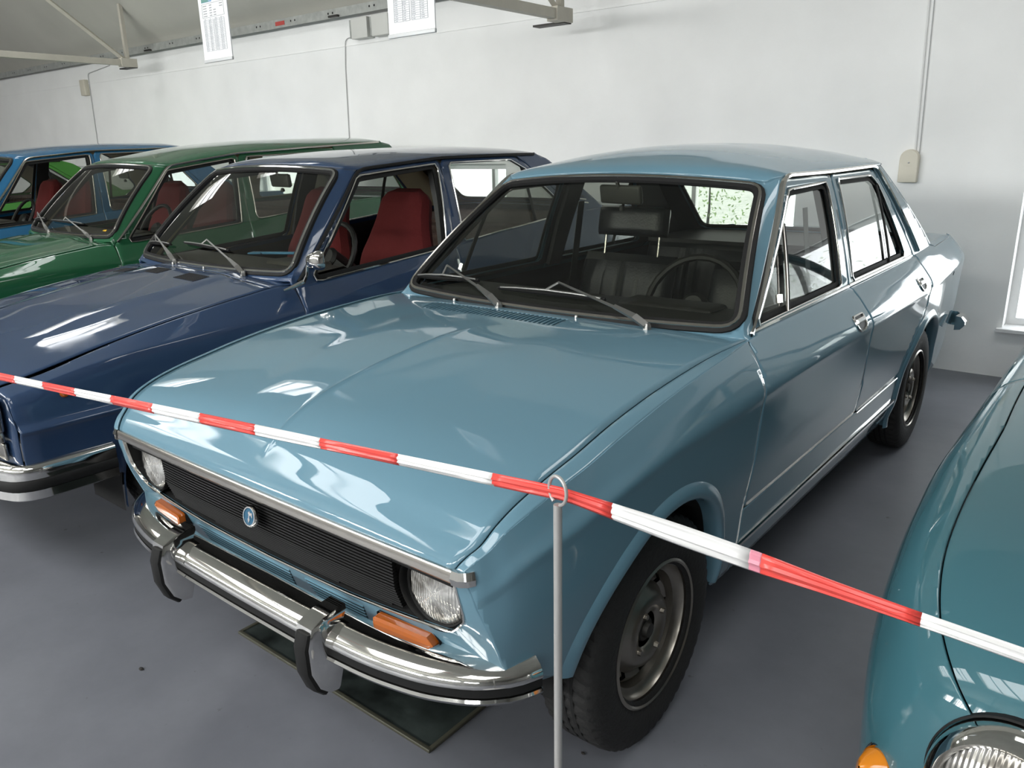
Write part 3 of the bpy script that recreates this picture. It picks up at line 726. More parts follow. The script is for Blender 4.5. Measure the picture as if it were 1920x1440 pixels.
for k, (a, c) in enumerate(WIN):
    w = struct(MB().box(((a+c)/2, YW+.045, WZ0-.006), (c-a+.06, .19, .024), bev=.004).build('window_%d' % (k+1), M_FRAME, smooth=False))
    zc_ = (WZ0+WZ1)/2; fb = MB(); y = YW+.17; f = .05
    fb.box((a+f/2, y, zc_), (f, .06, WZ1-WZ0-2*f)); fb.box((c-f/2, y, zc_), (f, .06, WZ1-WZ0-2*f)); fb.box(((a+c)/2, y, WZ0+f/2), (c-a, .06, f)); fb.box(((a+c)/2, y, WZ1-f/2), (c-a, .06, f))
    fb.build('window_frame', M_FRAME, w, smooth=False)
    mx = a+(c-a)*(.79 if k != 4 else .33); MB().box((mx, y, zc_), (.035, .05, WZ1-WZ0-.09)).build('window_mullion', M_BEAM if k == 3 else M_FRAME, w, smooth=False)
    for (p, q) in ((a+f, mx-.018), (mx+.018, c-f)): MB().box(((p+q)/2, y, zc_), (q-p, .006, WZ1-WZ0-.09)).build('pane', M_GLASS3, w, smooth=False)
struct(MB().box((XL-.1, (YF+YW)/2, ZC/2), (.2, YW-YF+.6, ZC)).build('wall_left', M_WALL, smooth=False))
struct(MB().box((XR+.1, (YF+YW)/2, ZC/2), (.2, YW-YF+.6, ZC)).build('wall_right', M_WALL, smooth=False))
fw = [(x-1.1, x+1.1) for x in FRONTWIN]; fb = wall_pieces(XL, XR, fw, 2.30, 3.26, ZC, YF, YF+.25); struct(fb.build('wall_front', M_WALL, smooth=False))
for k, (a, c) in enumerate(fw):
    w = struct(MB().box(((a+c)/2, YF+.22, 2.29), (c-a+.1, .18, .03)).build('window_%d' % (k+8), M_FRAME, smooth=False))
    for x in np.linspace(a, c, 5): MB().box((x, YF+.12, 2.78), (.06, .05, .96)).build('window_mullion', M_FRAME, w, smooth=False)
    for x in range(4): MB().box((a+(x+.5)*(c-a)/4, YF+.12, 2.78), ((c-a)/4-.06, .006, .94)).build('pane', M_GLASS3, w, smooth=False)
# ceiling: low at the back wall and rising into the hall, with roof lights
def ceilz(y): return min(3.94, 2.86+(YW-y)*.9)
cb = MB(); z2 = 3.94
cb.add([(XL, YW, ceilz(YW)), (XR, YW, ceilz(YW)), (XR, 3.0, z2), (XL, 3.0, z2)], [(0, 1, 2, 3)])
def cq(xa, xb, ya, yb): cb.add([(xa, ya, z2), (xb, ya, z2), (xb, yb, z2), (xa, yb, z2)], [(0, 1, 2, 3)])
rows = [(YF, -1.0, -3.2), (-1.0, 3.0, 1.6)]
for ya, yb, yl in rows:
    ls = sorted(x for x, y in ROOFLIGHTS if y == yl); hx, hy = (1.15, .85) if yl < 0 else (.75, .55); ed = [XL]+[v for x in ls for v in (x-hx, x+hx)]+[XR]
    for i in range(0, len(ed), 2): cq(ed[i], ed[i+1], ya, yb)
    for x in ls:
        cq(x-hx, x+hx, ya, yl-hy); cq(x-hx, x+hx, yl+hy, yb)
        for (dx, dy, sx, sy) in ((-hx-.01, 0, .02, 2*hy), (hx+.01, 0, .02, 2*hy), (0, -hy-.01, 2*hx+.04, .02), (0, hy+.01, 2*hx+.04, .02)): cb.box((x+dx, yl+dy, z2+.12), (sx, sy, .26))
struct(cb.build('ceiling', M_CEIL, smooth=False))
for k, (x, y) in enumerate(ROOFLIGHTS):
    w = struct(MB().box((x-.25, y, z2+.1), (.04, 1.1+.6*(y < 0), .05)).build('window_%d' % (k+14), M_FRAME, smooth=False)); MB().box((x+.25, y, z2+.1), (.04, 1.1+.6*(y < 0), .05)).build('window_bar', M_FRAME, w, smooth=False)
# thin ledge where the upper wall meets the lower wall
tr = struct(MB().box(((XL+XR)/2, YW-.004, 2.505), (XR-XL, .008, .008)).build('trim_1', M_WALL, smooth=False))

# angle rail along the top of the wall
t = empty('wall_rail', (-6, YW-.12, 2.80), 'long grey angle-iron rail with bolt holes along the top of the back wall', 'rail')
rb = MB().box((-4.9, 0, 0), (19.5, .006, .085)).box((-4.9, .04, .04), (19.5, .08, .006)); rb.build('angle_iron', M_BEAM, t, smooth=False)
for x in np.arange(-8, 4.6, .62):
    for d in (0, .07): MB().lathe([(.0, -.0045), (.011, -.0045)], c=(x+d, 0, .005), axis='y', n=8).build('bolt_hole', M_INNER, t, smooth=False)
MB().box((-.13, -.005, .0), (.16, .003, .04)).build('red_label', mat('red_label_paint', (.45, .06, .05)), t, smooth=False, label='small red label stuck on the rail')
for x in (-2.95, -1.55, .78, 2.3): 
    b = MB().box((x, -.012, -.03), (.14, .05, .02), bev=.004); b.build('rail_clip', M_GUNK, t, smooth=False)
# roof trusses running away from the wall
def truss(x, lab, zj):
    t = empty('roof_truss', (x, 3.75, zj), lab, 'truss', 'roof trusses resting on the back wall')
    MB().box((0, -3.4, 0), (.07, 6.9, .07), bev=.004).build('bottom_chord', M_TRUSS, t, smooth=False)
    MB().box((0, 0, .35), (.05, .045, .66), bev=.003).build('vertical_strut', M_TRUSS, t, smooth=False)
    MB().tube([(0, -.02, .02), (0, -1.5, 1.12)], .027, 4).build('diagonal_strut', M_TRUSS, t, smooth=False)
    MB().tube([(0, .30, .62), (0, -.45, 1.29)], .034, 4).build('top_chord', M_TRUSS, t, smooth=False)
    MB().box((0, 0, .0), (.10, .20, .10), bev=.003).build('joint_plate', M_TRUSS, t, smooth=False)
    MB().box((-.12, .06, -.050), (.30, .09, .014)).build('bearing_plate', M_GUNK, t, smooth=False)
truss(-8.90, 'cream steel roof truss with its joint at upper left, left of the hanging sheets', 2.595)
truss(-2.22, 'cream steel roof truss meeting the wall at top centre, right of the hanging sheets', 2.422)

# wall fittings
def wbox(x, z): return (x, YW-.02, z)
o = empty('wall_switch', (.235, YW, 1.30), 'cream arched switch box on the wall right of the light blue car roof', 'switch')
MB().box((0, -.025, -.02), (.115, .05, .15), bev=.008).build('switch_box', mat('cream_plastic', (.66, .62, .52), rough=.5), o); fixn(MB().lathe([(0, -.0505), (.050, -.0505), (.0565, -.044), (.0565, 0)], c=(0, 0, .055), axis='y', n=24).build('switch_dome', MATS['cream_plastic'], o))
MB().lathe([(0, -.056), (.005, -.055), (.006, -.05)], c=(0, 0, .03), axis='y', n=10).build('switch_knob', M_POST, o)
def cable(name, pts, r, lab, m):
    P = rline(pts, .05); o = MB().tube([tuple(p) for p in P], r, 6).build(name, m); tag(o, lab, 'cable'); return o
M_CAB = mat('grey_cable', (.50, .50, .50), rough=.6); M_CABW = mat('painted_cable', (.84, .84, .83), rough=.7)
cable('wall_cable', [(.245, YW-.008, 2.9), (.285, YW-.008, 1.28), (.27, YW-.012, 1.265)], .0032, 'thin grey cable on the wall dropping to the cream switch box', M_CAB)
cable('wall_cable', [(.215, YW-.010, 2.9), (.258, YW-.010, 1.33)], .0065, 'pale painted conduit beside the thin cable above the switch box', M_CABW)
cable('wall_cable', [(-4.6, YW-.01, 2.63), (-5.22, YW-.01, 2.57), (-5.25, YW-.01, 2.3), (-5.29, YW-.01, 1.0)], .0045, 'thin grey cable running down the wall left of the two small vent boxes', M_CAB)
cable('wall_cable', [(-10.3, YW-.01, 2.70), (-11.0, YW-.01, 2.64), (-11.02, YW-.01, 2.2), (-11.06, YW-.01, 1.0)], .006, 'thin dark cable running down the wall from the small box at far left', M_CAB)
o = MB().box((-11.12, YW-.035, 2.45), (.15, .07, .22), bev=.01).build('junction_box', MATS['cream_plastic']); tag(o, 'small cream junction box on the wall below the left truss', 'box')
for x, lab in ((-4.90, 'left one of two small square grey vent boxes under the rail'), (-4.60, 'right one of two small square grey vent boxes under the rail')):
    o = empty('vent_box', (x, YW, 2.635), lab, 'vent'); MB().box((0, -.05, 0), (.235, .10, .19), bev=.006).build('vent_housing', mat('vent_grey', (.62, .62, .59), rough=.6), o); MB().box((-.13, -.05, 0), (.025, .09, .17)).build('vent_side', M_BEAM, o)

# greenery outside the windows
for i, (x, y, h) in enumerate(((-.9, 9.6, 1.15), (-4.6, 11.5, .9), (3.6, 9.0, 1.3), (-8.0, 12, .9))):
    r_ = random.Random(i); V = []; F = []
    for k in range(420):
        a = r_.uniform(0, 6.28); q = r_.uniform(0, 1)**.5; z = r_.uniform(0, 1); rr = .9*h*q*math.sin(min(1, z+.25)*2.6)**.5 if z < .95 else .1
        c = Vector((rr*math.cos(a), rr*math.sin(a), z*h*1.15+.05)); d = Vector((r_.gauss(0, 1), r_.gauss(0, 1), r_.gauss(0, 1))).normalized()*.035; e_ = Vector((r_.gauss(0, 1), r_.gauss(0, 1), r_.gauss(0, 1))).normalized()*.02
        n = len(V); V += [c-d, c-e_, c+d, c+e_]; F.append((n, n+1, n+2, n+3))
    t = empty('bush', (x, y, -.02), ['leafy green bush seen through the rear glass of the light blue car', 'low green bush outside the middle wall window', 'green bush outside the right-hand wall window', 'green bush outside the window behind the dark blue car'][i], 'bush', 'bushes outside the windows')
    mesh('foliage', V, F, M_LEAF, t, smooth=False); MB().tube([(0, 0, -.02), (.03, 0, h*.5), (0, .05, h)], [.03, .02, .01], 6).build('stem', M_GUNK, t)
struct(MB().box((-5, 24.6, -.08), (60, 40, .1)).build('ground', M_OUT, smooth=False))

# ------------------------------------------------------------------ hanging information sheets
def sheet(px, dist_pts, lab, photo):
    (bl, br, h) = dist_pts; bl = Vector(bl); br = Vector(br); w = (br-bl).length; u = (br-bl).normalized(); up = Vector((0, 0, 1)); n = u.cross(up)
    t = empty('information_sheet', tuple((bl+br)/2), lab, 'sign'); t.rotation_euler = (0, 0, math.atan2(u.y, u.x))
    MB().box((0, 0, h/2), (w, .004, h)).build('sheet_board', M_PAPER, t, smooth=False)
    MB().box((0, -.0015, .004), (w+.004, .009, .012), bev=.002).build('bottom_rail', mat('clear_plastic_edge', (.55, .56, .56), rough=.3), t)
    y = -.0026
    def line(x0, x1, z, th, m=M_INK): return ((x0+x1)/2, y, z), (x1-x0, .0008, th)
    b = MB(); zt = h*.55
    for col in ((-.36, -.02), (.02, .36)):
        for k in range(20): b.box(*line(col[0]*w, col[1]*w, h*.14+k*h*.021, .0010))
        b.box((col[0]*w, y, h*.14+9.5*h*.021), (.0012, .0008, h*.4)); b.box((col[1]*w, y, h*.14+9.5*h*.021), (.0012, .0008, h*.4)); b.box(((col[0]*.45+col[1]*.55)*w, y, h*.14+9.5*h*.021), (.001, .0008, h*.4))
    rr = random.Random(3)
    for k in range(20):
        for x0 in (-.35, -.17, .03, .22): b.box(((x0+.04)*w, y, h*.151+k*h*.021), (rr.uniform(.03, .07)*w, .0007, .0022))
    tag(b.build('printed_table', M_INK, t, smooth=False), kind='stuff')
    b = MB(); 
    for z in (.57, .745): b.box(*line(-.38*w, .38*w, z*h, .0012))
    for x in (-.38, .38): b.box((x*w, y, .657*h), (.0012, .0008, .175*h))
    for k in range(5):
        for x0, x1 in ((-.34, -.22), (-.12, -.04), (.24, .34) if k > 2 else (.02, .1)): b.box(*line(x0*w, x1*w, (.59+k*.032)*h, .0035, M_INK))
    tag(b.build('printed_box', mat('printed_dark', (.36, .37, .38), rough=.7), t, smooth=False), kind='stuff')
    pm = mat('printed_photo_blue', (.20, .38, .62), rough=.5); MB().box((-.20*w, y, .865*h), (.36*w, .0008, .205*h)).build('printed_photo', pm, t, smooth=False, label='small blue photograph printed on the sheet')
    MB().add([(-.38*w, y-.0008, .765*h), (-.10*w, y-.0008, .765*h), (-.36*w, y-.0008, .92*h)], [(0, 1, 2)]).build('printed_photo_detail', mat('printed_photo_green', (.12, .28, .25), rough=.5), t, smooth=False)
    MB().add([(-.10*w, y-.0009, .765*h), (-.02*w, y-.0009, .80*h), (-.03*w, y-.0009, .92*h)], [(0, 1, 2)]).build('printed_photo_detail', mat('printed_photo_grey', (.45, .45, .48), rough=.5), t, smooth=False)
    b = MB(); 
    for k in range(3): b.box(*line(.08*w, (.3, .22, .26)[k]*w, (.93-k*.05)*h, .005, M_INK))
    tag(b.build('printed_heading', MATS['printed_dark'], t, smooth=False), kind='stuff')
    for x in (-.4, .4):
        MB().tube([(x*w, 0, h-.004), (x*w, 0, 3.9-bl.z-(1.0 if bl.y > 1 else .4))], .0012, 5).build('hanging_wire', M_POST, t)

# ------------------------------------------------------------------ post and tape
t = empty('barrier_post', (1.125, -.945, 0), 'thin grey metal barrier post with a ring eye in front of the light blue car', 'post')
MB().lathe([(0, 0), (.13, 0), (.13, .006), (.10, .012), (.012, .018), (0.0042, .03)], n=40).build('post_base', M_POST, t)
MB().tube([(0, 0, .01), (0, 0, 1.113)], .0045, 14).build('post_rod', M_POST, t)
ring = [(.0135*math.sin(a)*.95, -.0135*math.sin(a)*.25, 1.128-.0150*math.cos(a)) for a in np.linspace(.25, 2*math.pi-.5, 30)]
MB().tube(ring, .0019, 8).build('ring_eye', M_POST, t)
M_TRED = mat('tape_red', (.76, .075, .062), rough=.28, spec=.6); M_TWHITE = mat('tape_white', (.80, .79, .78), rough=.28, spec=.6); M_TPINK = mat('tape_pink', (.75, .28, .36), rough=.3)
tp = empty('barrier_tape', (1.13, -.941, 1.124), 'red and white striped barrier tape threaded through the post ring', 'tape')
def tape_pt(k):
    k0 = 9.63
    if k <= k0: v = Vector((.1455, .001, .012)); p = v*(k-k0); p.z += -.0006*(k0-k)*max(0, 6-(k0-k))*.0
    else: v = Vector((.132, .035, -.026)); p = v*(k-k0)
    return p
def tape_hw(k):      # half-height of the bunched strip along the run
    return float(pc([-12, 0, 5, 8, 9.3, 9.63, 10.0, 10.5, 11, 11.5, 12, 14, 22], [.010, .0092, .0090, .0078, .0082, .0078, .0095, .0115, .0108, .0080, .0070, .0070, .009])(k)[0])
BOUND = [-12, -11, -10, -9, -8, -7, -6, -5, -4, -3, -2, -1]+[0, 1, 2, 3, 4, 5, 6, 7, 8, 9, 10, 11, 12, 13, 14, 15, 16, 17, 18]
BOUND = sorted(BOUND+[10.955, 11.03]); BOUND.remove(11)
for i in range(len(BOUND)-1):
    a, c = BOUND[i], BOUND[i+1]; red = (a % 2 == 1) if a != 0 else False
    red = a in (9, 7, 5, 3, 1, -1, -3, -5, -7, -9, -11, 11.03, 13, 15, 17); pink = a == 10.955
    V = []; F = []; n = 10; m = 9
    for q in range(n+1):
        k = a+(c-a)*q/n; p = tape_pt(k); hw = tape_hw(k); tw = .25*math.sin(k*.9)+.15
        for j in range(m):
            s_ = -1+2*j/(m-1); bulge = .38*hw*(1-s_*s_)+.0012*math.sin(s_*9+k*1.3)*(1 if abs(s_) < .9 else 0); dz = s_*hw; V.append((p.x+.0*dz, p.y-bulge-dz*tw*.3, p.z+dz*(1-.05*abs(tw))))
    F = [(q*m+j, (q+1)*m+j, (q+1)*m+j+1, q*m+j+1) for q in range(n) for j in range(m-1)]
    mesh('pink_overlap' if pink else 'red_stripe' if red else 'white_stripe', V, F, M_TPINK if pink else M_TRED if red else M_TWHITE, tp, solid=.0006)

# pit cover sheet on the floor below the front bumper
t = empty('floor_plate', (-.086, .35, 0), 'dark oily steel plate let into the floor under the light blue car', 'plate')
M_MAT = mat('oily_dark_plate', (.030, .038, .036), rough=.35, noise=.7, nscale=9, bump=.1, bscale=40)
MB().box((0, 0, .003), (.83, 1.49, .006)).build('plate_sheet', M_MAT, t, smooth=False)
fr_ = MB()
for (x, y, sx, sy) in ((0, -.748, .846, .012), (0, .748, .846, .012), (-.418, 0, .012, 1.49), (.418, 0, .012, 1.49)): fr_.box((x, y, .005), (sx, sy, .010), bev=.002)
fr_.build('plate_frame', mat('worn_steel_edge', (.09, .088, .065), rough=.5, metal=.4), t)
M_DIRT = mat('dirt_black', (.02, .018, .016), rough=.8)
def crumb(x, y, r_, lab):
    bm = bmesh.new(); bmesh.ops.create_icosphere(bm, subdivisions=2, radius=r_)
    for v in bm.verts: v.co.x *= 1.5*(1+.2*math.sin(v.co.y*900)); v.co.z = max(v.co.z*.6, -r_*.35)+r_*.35
    me = D.meshes.new('floor_crumb'); bm.to_mesh(me); bm.free(); me.materials.append(M_DIRT); o = D.objects.new('floor_crumb', me); COL.objects.link(o); o.location = (x, y, 0); tag(o, lab, 'debris')
crumb(.642, -.167, .004, 'small dark crumb on the floor below the front left wheel')
crumb(-.58, -.682, .006, 'small dark crumb on the grey floor left of the front bumper')
# ------------------------------------------------------------------ car 1: light blue saloon
HT = [(-.603, .697, .697, .640, .662, .697, 0), (-.6025, .712, .712, .645, .665, .712, 0), (-.585, .744, .738, .660, .682, .735, 0), (-.56, .772, .757, .675, .695, .752, 0),
      (-.53, .802, .785, .685, .708, .778, 0), (-.475, .838, .812, .692, .722, .802, 0), (-.38, .872, .838, .698, .733, .828, 0), (-.29, .893, .855, .700, .738, .845, 0),
      (-.156, .915, .880, .698, .738, .870, 0), (.03, .935, .905, .697, .736, .897, 0), (.18, .943, .918, .697, .733, .912, 0), (.387, .946, .930, .700, .725, .925, 0),
      (.48, .942, .932, .705, .716, .930, 0), (.61, .930, .930, .704, .708, .932, 0)]
def hood_feat(x, y, u):
    a = np.clip((y+.55)/.15, 0, 1)*np.clip((.30-y)/.25, 0, 1)
    ridge = .0050*np.exp(-(np.abs(x)/.006))*np.clip((y+.56)/.05, 0, 1)*np.clip((.2-y)/.2, 0, 1)
    bul = .006/(1+np.exp((np.abs(x)-(.22+.10*(y+.6)))/.022))*a
    return ridge+bul
ysM = [-.603, -.585, -.56, -.53, -.475, -.38, -.29, -.156, .03, .18, .387, .60, 1.0, 1.6, 2.2, 2.6, 3.0, 3.4, 3.52]
z0 = [.712, .735, .752, .778, .802, .828, .845, .870, .897, .912, .925, .932, .933, .936, .942, .948, .958, .960, .93]
x0 = [.665, .682, .695, .708, .722, .733, .738, .738, .736, .733, .725, .708, .706, .706, .705, .700, .688, .664, .64]
zc1 = [z-.045 for z in z0]; x1 = [.668, .689, .705, .720, .737, .752, .762, .768, .770, .768, .762, .750, .745, .745, .745, .742, .728, .705, .68]
zc2 = [.655, .665, .680, .70, .725, .745, .765, .785, .80, .80, .80, .805, .805, .805, .81, .82, .83, .835, .81]
x2 = [.668, .691, .711, .730, .750, .770, .781, .789, .792, .792, .792, .792, .792, .792, .792, .790, .778, .752, .72]
x3 = [a-b for a, b in zip(x2, [.001, .003, .004, .006, .009, .012, .014, .015, .017, .018, .018, .018, .018, .018, .018, .018, .018, .016, .014])]
x2b = [a-.0035 for a in x2]; zc2b = [z-.026 for z in zc2]
x4 = [a-b for a, b in zip(x3, [.018, .022, .024, .026, .026, .026, .026, .025, .024, .024, .024, .024, .024, .024, .024, .024, .024, .024, .024])]
x5 = [.62, .64, .66, .675, .69, .71, .722, .730, .736, .738, .740, .740, .740, .740, .740, .738, .725, .70, .68]
x6 = [.60, .62, .64, .655, .67, .69, .70, .71, .715, .716, .716, .716, .716, .716, .716, .714, .70, .68, .66]
n_ = len(ysM)
R0 = [(x0, z0), (x1, zc1), (x2, zc2), (x2b, zc2b), (x3, [.60]*n_), (x4, [.445]*n_), (x5, [.335]*n_), (x6, [.24]*n_)]
apF = [(.640, .950), (1.418, .957), (1.468, 1.322), (1.095, 1.312)]; apR = [(1.552, .960), (2.325, .965), (2.105, 1.290), (2.035, 1.326), (1.595, 1.327)]
main = dict(name='light_blue_saloon', loc=(0, 0, 0), label='light blue four-door saloon with black interior, nearest the camera behind the tape', paint=M_MAIN,
    ys=ysM, rails=R0, yspan=(-.603, 3.50), arches=[(0.0, .30, .352), (2.56, .30, .352)], track=.672, wr=.300, lipa=.22,
    gh=dict(ledge=.014, ygut=[0, 1.0, 1.53, 2.2, 3.0], zgut=[1.357, 1.357, 1.356, 1.362, 1.362], xgut=[.568, .568, .573, .563, .56], gutterpath=[(.585, .937), (1.088, 1.357), (1.53, 1.356), (2.15, 1.361), (2.56, .966)], guttermat=M_CHROME),
    ws=dict(bot=(.685, .512, .932), top=(.530, 1.005, 1.368), bow=.05, edge0=(.578, .932), edge1=(1.085, 1.356)),
    roof=dict(y0=1.012, y1=2.36, yc=[1.0, 1.05, 1.15, 1.3, 1.5, 1.8, 2.1, 2.36], zc=[1.372, 1.392, 1.417, 1.442, 1.457, 1.462, 1.448, 1.408], bowf=.075, bowb=.11, pw=2.2),
    backlight=dict(top=(.50, 2.34, 1.402), bot=(.60, 3.0, .972), bow=.08, edge0=(2.245, 1.362), edge1=(2.88, .957)), deck=dict(y0=2.86, y1=3.51, h=.018),
    hood=dict(tab=HT, feat=hood_feat, vent=(-.375, .182, .345, .455)),
    bp=(1.53, 1.49),
    panels=[
        dict(name='front_fender', strip=True, below=True, poly=[(-.62, .80), (-.6025, .712), (-.594, .66), (-.578, .60), (-.560, .548), (-.538, .49), (-.525, .455), (-.45, .415), (-.345, .385), (-.34, .30), (.30, .30), (.36, .25), (.42, .22), (.49, .22), (.487, .50), (.478, .70), (.485, .80), (.50, .87), (.535, .935), (.545, .94), (.0, 1.2), (-.5, .95)], ),
        dict(name='front_door', poly=[(.487, .450), (.478, .70), (.485, .80), (.50, .87), (.535, .934), (.598, .936), (1.092, 1.349), (1.535, 1.348), (1.502, .93), (1.500, .80), (1.515, .62), (1.545, .450)], holes=[rpoly(apF, [.01, .015, .02, .03])]),
        dict(name='rear_door', poly=[(1.545, .450), (1.515, .62), (1.500, .80), (1.502, .93), (1.535, 1.348), (2.085, 1.350), (2.13, 1.335), (2.475, .966), (2.455, .85), (2.40, .70), (2.25, .60), (2.19, .52), (2.17, .450)], holes=[rpoly(apR, [.015, .02, .03, .05, .02])]),
        dict(name='sill_panel', poly=[(.487, .22), (2.26, .22), (2.17, .450), (.487, .450)]),
        dict(name='rear_quarter_panel', poly=[(2.475, .966), (2.13, 1.338), (2.085, 1.353), (2.06, 1.366), (2.232, 1.366), (2.868, .955), (3.49, .965), (3.56, .93), (3.50, .22), (2.26, .22), (2.17, .450), (2.19, .52), (2.25, .60), (2.40, .70), (2.455, .85)]),
    ],
    windows=[
        dict(name='front_door_glass', glass=rpoly([(apF[0][0]+.265, apF[0][1]+.0), (1.42, .955), (1.47, 1.324), (1.095, 1.316), (.985, 1.215)], .01), trims=[('window_chrome_trim', rpoly(apF, [.01, .015, .02, .03]), M_CHROME, .009, .006, True), ('window_seal', rpoly([(.655, .962), (1.405, .968), (1.452, 1.310), (1.100, 1.300)], [.01, .02, .03, .03]), M_RUBBER, .018, .002, True, -.005),
             ('vent_window_pillar', [(.985, 1.213), (.900, .955)], M_RUBBER, .022, .004, False), ('vent_window_chrome', [(.975, 1.213), (.889, .955)], M_ALU, .005, .006, False), ('belt_chrome_strip', [(.60, .941), (1.498, .947)], M_CHROME, .012, .007, False)]),
        dict(name='vent_window', glass=[(.65, .958), (.885, .958), (.965, 1.205)]),
        dict(name='rear_door_glass', glass=rpoly([(1.552, .960), (2.075, .965), (2.09, 1.28), (2.035, 1.326), (1.595, 1.327)], .02), trims=[('window_chrome_trim', rpoly(apR, [.015, .02, .03, .05, .02]), M_CHROME, .009, .006, True), ('window_seal', rpoly([(1.567, .972), (2.305, .977), (2.093, 1.282), (2.025, 1.312), (1.607, 1.314)], [.02, .02, .04, .05, .02]), M_RUBBER, .016, .002, True, -.005),
             ('quarter_window_bar', [(2.092, 1.285), (2.075, .965)], M_RUBBER, .022, .004, False), ('belt_chrome_strip', [(1.505, .949), (2.44, .955)], M_CHROME, .012, .007, False)]),
        dict(name='quarter_window', glass=[(2.08, .966), (2.318, .966), (2.10, 1.288)]),
    ],
    int=dict(seatx=(-.33, .33), seaty=1.28, seatz=.375, seatmat=M_VINYL, hr=(1, 0), reary=2.22, reartop=.985, rearmat=M_VINYL, shelfy=2.62, shelfl=.60, dashy=.95, dashz=.935, swx=.29, swy=1.05, swz=.900, swt=66, mirror=(.02, .985, 1.292)))
c1 = Car(main); c1.build(); R1 = c1.root

# front end of the light blue saloon
def yf(z): return float(pc([.22, .38, .44, .49, .548, .60, .66, .712], [-.46, -.49, -.515, -.535, -.556, -.575, -.592, -.6025])(z)[0])
def FY(P):
    z = P[:, 1]; x = P[:, 0]; y = pc([.22, .38, .44, .49, .548, .60, .66, .712], [-.46, -.49, -.515, -.535, -.556, -.575, -.592, -.6025])(z)
    xe = c1.X(np.stack([y, z], 1)); t = np.clip(np.abs(x)/xe, 0, 1)
    return y-(.032*np.clip((.70-z)/.1, 0, 1))*(1-t**3), xe
def FS(P, out=0):
    y, xe = FY(P); return np.stack([np.clip(P[:, 0], -xe, xe), y-out, P[:, 1]], 1)
gop = rpoly([(-.640, .694), (.640, .694), (.648, .60), (.600, .549), (.30, .529), (0, .523), (-.30, .529), (-.600, .549), (-.648, .60)], [.006, .006, .03, .035, .2, .2, .2, .035, .03], 6)
zz = np.linspace(.26, .712, 58); P, F = grid(np.unique(np.r_[np.linspace(-1, 1, 81), np.linspace(-1, -.93, 8), np.linspace(.93, 1, 8)]), zz)
yb_, xe_ = FY(np.stack([P[:, 0]*.6, P[:, 1]], 1)); P = np.stack([P[:, 0]*xe_, P[:, 1]], 1); gg = sdf(gop)
P2, F2 = clip(P, F, lambda Q: -gg(Q)); P2, F2 = clip(P2, F2, lambda Q: Q[:, 1]-.40-.075*np.clip((np.abs(Q[:, 0])-.45)/.2, 0, 1))
mesh('front_valance', FS(P2), F2, M_MAIN, R1, solid=.006, angle=35)
gp = resample(gop, .02); V = FS(gp); MB().sweep(V, [(0, -1, .15)]*len(V), [(-.003, -.006), (-.0028, .0015), (0, .0028), (.002, .0015), (.002, -.006)], True).build('grille_chrome_surround', M_CHROME, R1)
